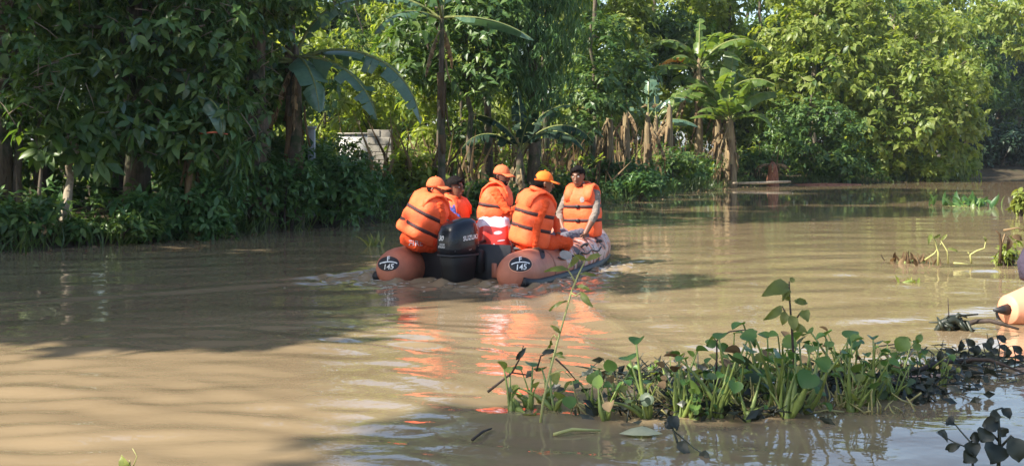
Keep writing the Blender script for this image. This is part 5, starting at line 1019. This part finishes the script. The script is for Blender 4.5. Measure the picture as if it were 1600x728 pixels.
# plants at the lower right, their shade put into the dark leaf colour
stemplant('drooping_plant', 'plant with shade painted into its big hanging leaves in the lower right corner of the water', 'water plant', [[(1560, 735, 5.3), (1562, 690, 5.3), (1560, 655, 5.3), (1556, 640, 5.32), (1566, 637, 5.33)], [(1562, 690, 5.3), (1545, 672, 5.3), (1535, 665, 5.3)], [(1562, 700, 5.3), (1580, 680, 5.28), (1592, 690, 5.27)]],
          [(1556, 640, 5.32, 1546, 660, 5.3, .05), (1566, 637, 5.33, 1578, 655, 5.3, .045), (1535, 665, 5.3, 1560, 660, 5.3, .07), (1545, 672, 5.3, 1532, 690, 5.28, .08), (1550, 690, 5.3, 1548, 725, 5.25, .12), (1580, 682, 5.28, 1592, 722, 5.25, .10), (1562, 668, 5.3, 1572, 680, 5.3, .05)], M_SHADEDEADWEED, M_SHADEDEADWEED, .009)
stemplant('drooping_plant', 'shade toned plant with a thin stalk leaning left on the bright sky reflection', 'water plant', [[(1520, 742, 5.3), (1520, 710, 5.32), (1516, 690, 5.35), (1500, 672, 5.4), (1492, 662, 5.42)], [(1516, 690, 5.35), (1532, 683, 5.33), (1540, 690, 5.3)], [(1520, 702, 5.33), (1490, 690, 5.4), (1465, 675, 5.5)]],
          [(1492, 662, 5.42, 1478, 660, 5.45, .06), (1516, 690, 5.35, 1522, 715, 5.3, .07), (1520, 706, 5.32, 1505, 722, 5.3, .07), (1500, 695, 5.36, 1478, 702, 5.4, .04), (1532, 683, 5.33, 1515, 684, 5.34, .05), (1466, 676, 5.5, 1480, 690, 5.4, .04)], M_SHADEDEADWEED, M_SHADEDEADWEED, .006)
stemplant('drooping_plant', 'small shade toned plant with crooked stems low in front of the clump', 'water plant', [[(1062, 700, 5.7), (1052, 672, 5.75), (1046, 650, 5.8)], [(1052, 672, 5.75), (1085, 700, 5.65), (1110, 716, 5.6)]], [(1046, 650, 5.8, 1058, 672, 5.75, .06), (1060, 690, 5.72, 1078, 712, 5.65, .05), (1095, 706, 5.62, 1112, 728, 5.55, .06), (1052, 668, 5.76, 1038, 660, 5.78, .04)], M_SHADEDEADWEED, M_SHADEDEADWEED, .006)
stemplant('drooping_plant', 'wilted plant with small dark leaves standing beside the clump near the second boat', 'water plant', [[(1400, 590, 7.5), (1402, 560, 7.5), (1406, 545, 7.5)], [(1402, 560, 7.5), (1425, 540, 7.5), (1440, 520, 7.5)]], [(1402, 548, 7.5, 1418, 526, 7.5, .10), (1425, 540, 7.5, 1440, 545, 7.5, .05), (1440, 522, 7.5, 1432, 536, 7.5, .045), (1404, 560, 7.5, 1390, 552, 7.5, .05)], M_HYSTEM, M_HYAC, .006)
for k, (px, py) in enumerate([(1512, 545), (1538, 552), (1560, 540), (1585, 556), (1480, 560)]):
    Y = EYE * FPX / (py + 18 - HORIZ)
    stemplant('drooping_plant', ['shade toned sprig nearest the end of the clump', 'shade toned sprig with drooping tips below the second boat', 'shade toned sprig under the end of the second boat', 'shade toned sprig at the edge under the dark bag', 'shade toned sprig rising between the dead stems'][k], 'water plant', [[(px, py + 25, Y), (px + 2, py, Y), (px - 3, py - 16, Y), (px - 10, py - 14, Y)]], [(px - 3, py - 16, Y, px + 12, py - 4, Y, .05), (px - 10, py - 14, Y, px - 16, py + 4, Y, .05), (px, py, Y, px + 16, py + 8, Y, .045), (px, py + 6, Y, px - 14, py + 12, Y, .045)], M_SHADEDEADWEED, M_SHADEDEADWEED, .005)
# dark lump of driftwood with a thin stick
mb = MB(); c = WW(1487, 516); rt = empty('driftwood', 'dark lump of driftwood with one thin stick standing up', 'driftwood', c)
mb.tube([(-.14, 0, -.03), (-.06, .02, .06), (.02, 0, .09), (.10, .01, .03), (.2, 0, -.03)], [.02, .03, .035, .03, .015], 8); [mb.tube([(x_, rh.normal(0, .03), .0), (x_ + rh.normal(0, .05), rh.normal(0, .03), rh.uniform(.04, .11)), (x_ + rh.normal(0, .09), rh.normal(0, .04), rh.uniform(.0, .13))], [.014, .018, .006], 5) for x_ in rh.uniform(-.12, .16, 16)]; mb.tube([(0, 0, .05), (.05, -.02, .13), (.12, 0, .10)], [.02, .016, .006], 6); mb.build('log', M_SHADEDEADWEED, rt); mb = MB(); mb.tube([(-.02, 0, .08), (-.03, 0, .25)], [.005, .003], 5); mb.build('stick', M_TWIG, rt)
for lab, a, b_, r_ in (('dark branch lying across the water towards the second boat', (1505, 512), (1592, 520), .022), ('long thin branch floating right of the hyacinth clump', (1395, 606), (1530, 566), .018), ('dark branch curving over the sky reflection', (1500, 572), (1600, 590), .015)):
    A, B_ = WW(*a, .02), WW(*b_, .03); mb = MB(); md_ = A.lerp(B_, .5) + Vector((0, 0, .05)); mb.tube([A, A.lerp(md_, .5) + Vector((0, .02, .01)), md_, B_], [r_, r_ * .9, r_ * .8, r_ * .4], 7); tag(mb.build('branch', M_TWIG), lab, 'branch')
A, B_ = WW(1360, 610, .03), WW(1470, 596, .03); mb = MB(); mb.tube([A, A.lerp(B_, .5), B_], [.025, .03, .018], 7); tag(mb.build('dry_stalk', simple('dry_pinkish_stem', (.42, .25, .18), .7, .3, 8)), 'dry pinkish stem floating at the right end of the clump', 'stem')
# floating leaf, twig and the sprout at the lower left
mb = MB(); c = WW(1003, 681, .012); mb.add([c + Vector(q) for q in ((-.115, 0, 0), (-.05, .05, .015), (.03, .06, .02), (.105, .0, 0), (.03, -.04, .0), (-.05, -.035, 0), (0, .01, .035))], [(0, 6, 1), (1, 6, 2), (2, 6, 3), (3, 6, 4), (4, 6, 5), (5, 6, 0)]); tag(mb.build('floating_leaf', leafmat('pale_leaf', (.36, .36, .22), (.42, .42, .26), (.46, .45, .28), .1)), 'single pale dead leaf floating in front of the clump', 'leaf')
mb = MB(); A, B_ = WW(738, 690, .01), WW(768, 672, .01); mb.tube([A, A.lerp(B_, .5) + Vector((0, 0, .01)), B_], [.008, .007, .004], 6); tag(mb.build('floating_twig', M_TWIG), 'short dark twig floating left of the hyacinths', 'twig')
mb = MB(); A, B_ = WW(865, 682, .012), WW(938, 676, .012); mb.tube([A, A.lerp(B_, .4) + Vector((0, .02, .012)), B_], [.008, .009, .005], 6); tag(mb.build('floating_stalk', M_PALESTEM), 'pale curved stalk floating at the foot of the tall weed', 'stalk')
stemplant('sprout', 'small green sprout poking up at the bottom edge of the water', 'sprout', [[(212, 790, 5.0), (206, 740, 5.0), (202, 718, 5.0)], [(206, 735, 5.0), (214, 712, 5.0), (207, 700, 5.0)]], [(203, 742, 5.0, 190, 710, 5.0, .045), (202, 722, 5.0, 212, 745, 5.0, .03)], M_PALESTEM, M_WEED, .004)

# weeds further out on the right
def weedtuft(label, px, py, h_, n_, mat, w=.05, spread=.5, group=None):
    c = WW(px, py); root = empty('floating_weed', label, 'floating weed', c, 0, group)
    pos = np.stack([rh.normal(0, spread * .35, n_), rh.normal(0, spread * .35, n_), np.full(n_, -.02)], 1); ax = np.concatenate([rh.normal(0, .45, (n_, 2)), np.ones((n_, 1))], 1)
    leaf_objects(root, pos, ax, rh.normal(0, 1, (n_, 3)), h_ * rh.uniform(.5, 1.1, n_), w * rh.uniform(.7, 1.3, n_), mat); mb = MB(); mb.tube([(-spread * .5, 0, -.02), (0, 0, .015), (spread * .5, .05, -.02)], .02, 6); mb.build('runner', M_HYSTEM, root); return root
M_YG = leafmat('yellow_green_leaf', (.13, .18, .03), (.19, .24, .05), (.26, .30, .08), .35)
weedtuft('dark low mat of floating weed in mid river on the right', 1512, 322, .38, 46, M_BUSHLEAF, .12, 1.1)
c = WW(1594, 338); bush('floating_weed', 'bright yellow green weed clump at the right edge near the far bend', 'floating weed', c.x, c.y, .42, .4, .62, K=60, m=6, L=.17, W=.5, mat=M_YG, seed=301, nparts=120, z=0.0, droop=.6)
c = WW(1576, 415); bush('floating_weed', 'pale yellow green weed clump left of the dark bag', 'floating weed', c.x, c.y, .26, .24, .34, K=40, m=6, L=.10, W=.45, mat=M_YG, seed=302, nparts=90, z=0.0, droop=.7)
weedtuft('tiny bright sprig alone on the sunlit water', 1421, 442, .12, 9, M_YG, .035, .2)
weedtuft('reddish dead weed lying on the water at the foot of the bent stalks', 1428, 410, .16, 40, M_DEADLEAF, .05, .4)
weedtuft('small pale sprig against the water left of the motor operator', 584, 385, .26, 14, M_WEED, .05, .18)
stemplant('bent_reed', 'group of bent broken reeds rising from the reddish dead weed', 'reed', [[(1466, 415, 14.6), (1466, 395, 14.6), (1462, 378, 14.6), (1455, 366, 14.6)], [(1445, 406, 14.6), (1460, 396, 14.6), (1472, 378, 14.6)], [(1482, 412, 14.6), (1480, 392, 14.6), (1470, 376, 14.6)], [(1490, 411, 14.6), (1505, 412, 14.6), (1518, 414, 14.6)]], [(1455, 366, 14.6, 1450, 382, 14.5, .05), (1470, 376, 14.6, 1480, 366, 14.6, .035), (1480, 388, 14.6, 1498, 394, 14.6, .03), (1458, 372, 14.6, 1470, 366, 14.6, .035)], M_PALESTEM, M_WEED, .016)
stemplant('bent_reed', 'single thin reed bent like a hook right of the bent reed group', 'reed', [[(1518, 412, 14.8), (1516, 398, 14.8), (1526, 392, 14.8), (1538, 388, 14.8), (1540, 378, 14.8)], [(1516, 398, 14.8), (1512, 394, 14.8)]], [(1540, 378, 14.8, 1537, 370, 14.8, .03)], M_PALESTEM, M_WEED, .014)
stemplant('bent_reed', 'dry broken reed arching over the pale weed clump', 'reed', [[(1562, 412, 14.4), (1564, 385, 14.4), (1562, 366, 14.4), (1556, 360, 14.4)], [(1564, 385, 14.4), (1570, 366, 14.4), (1576, 372, 14.4)], [(1568, 360, 14.4), (1590, 356, 14.4), (1604, 362, 14.4)]], [(1576, 372, 14.4, 1572, 392, 14.4, .08), (1580, 370, 14.4, 1598, 376, 14.4, .08)], M_DEADLEAF, M_DEADLEAF, .02)

# ------------------------------------------------------------------ haze in the air of the valley
m, n, N, L = new_mat('damp_air'); vo = N.new('ShaderNodeVolumePrincipled'); vo.inputs['Density'].default_value = .0003; vo.inputs['Color'].default_value = (.80, .90, 1, 1); vo.inputs['Anisotropy'].default_value = .2
o = N.new('ShaderNodeOutputMaterial'); L.new(vo.outputs[0], o.inputs['Volume'])
mb = MB(); mb.box((0, 450, 8.6), (1900, 1600, 22.0)); mb.build('haze', m, None, False, 'stuff')
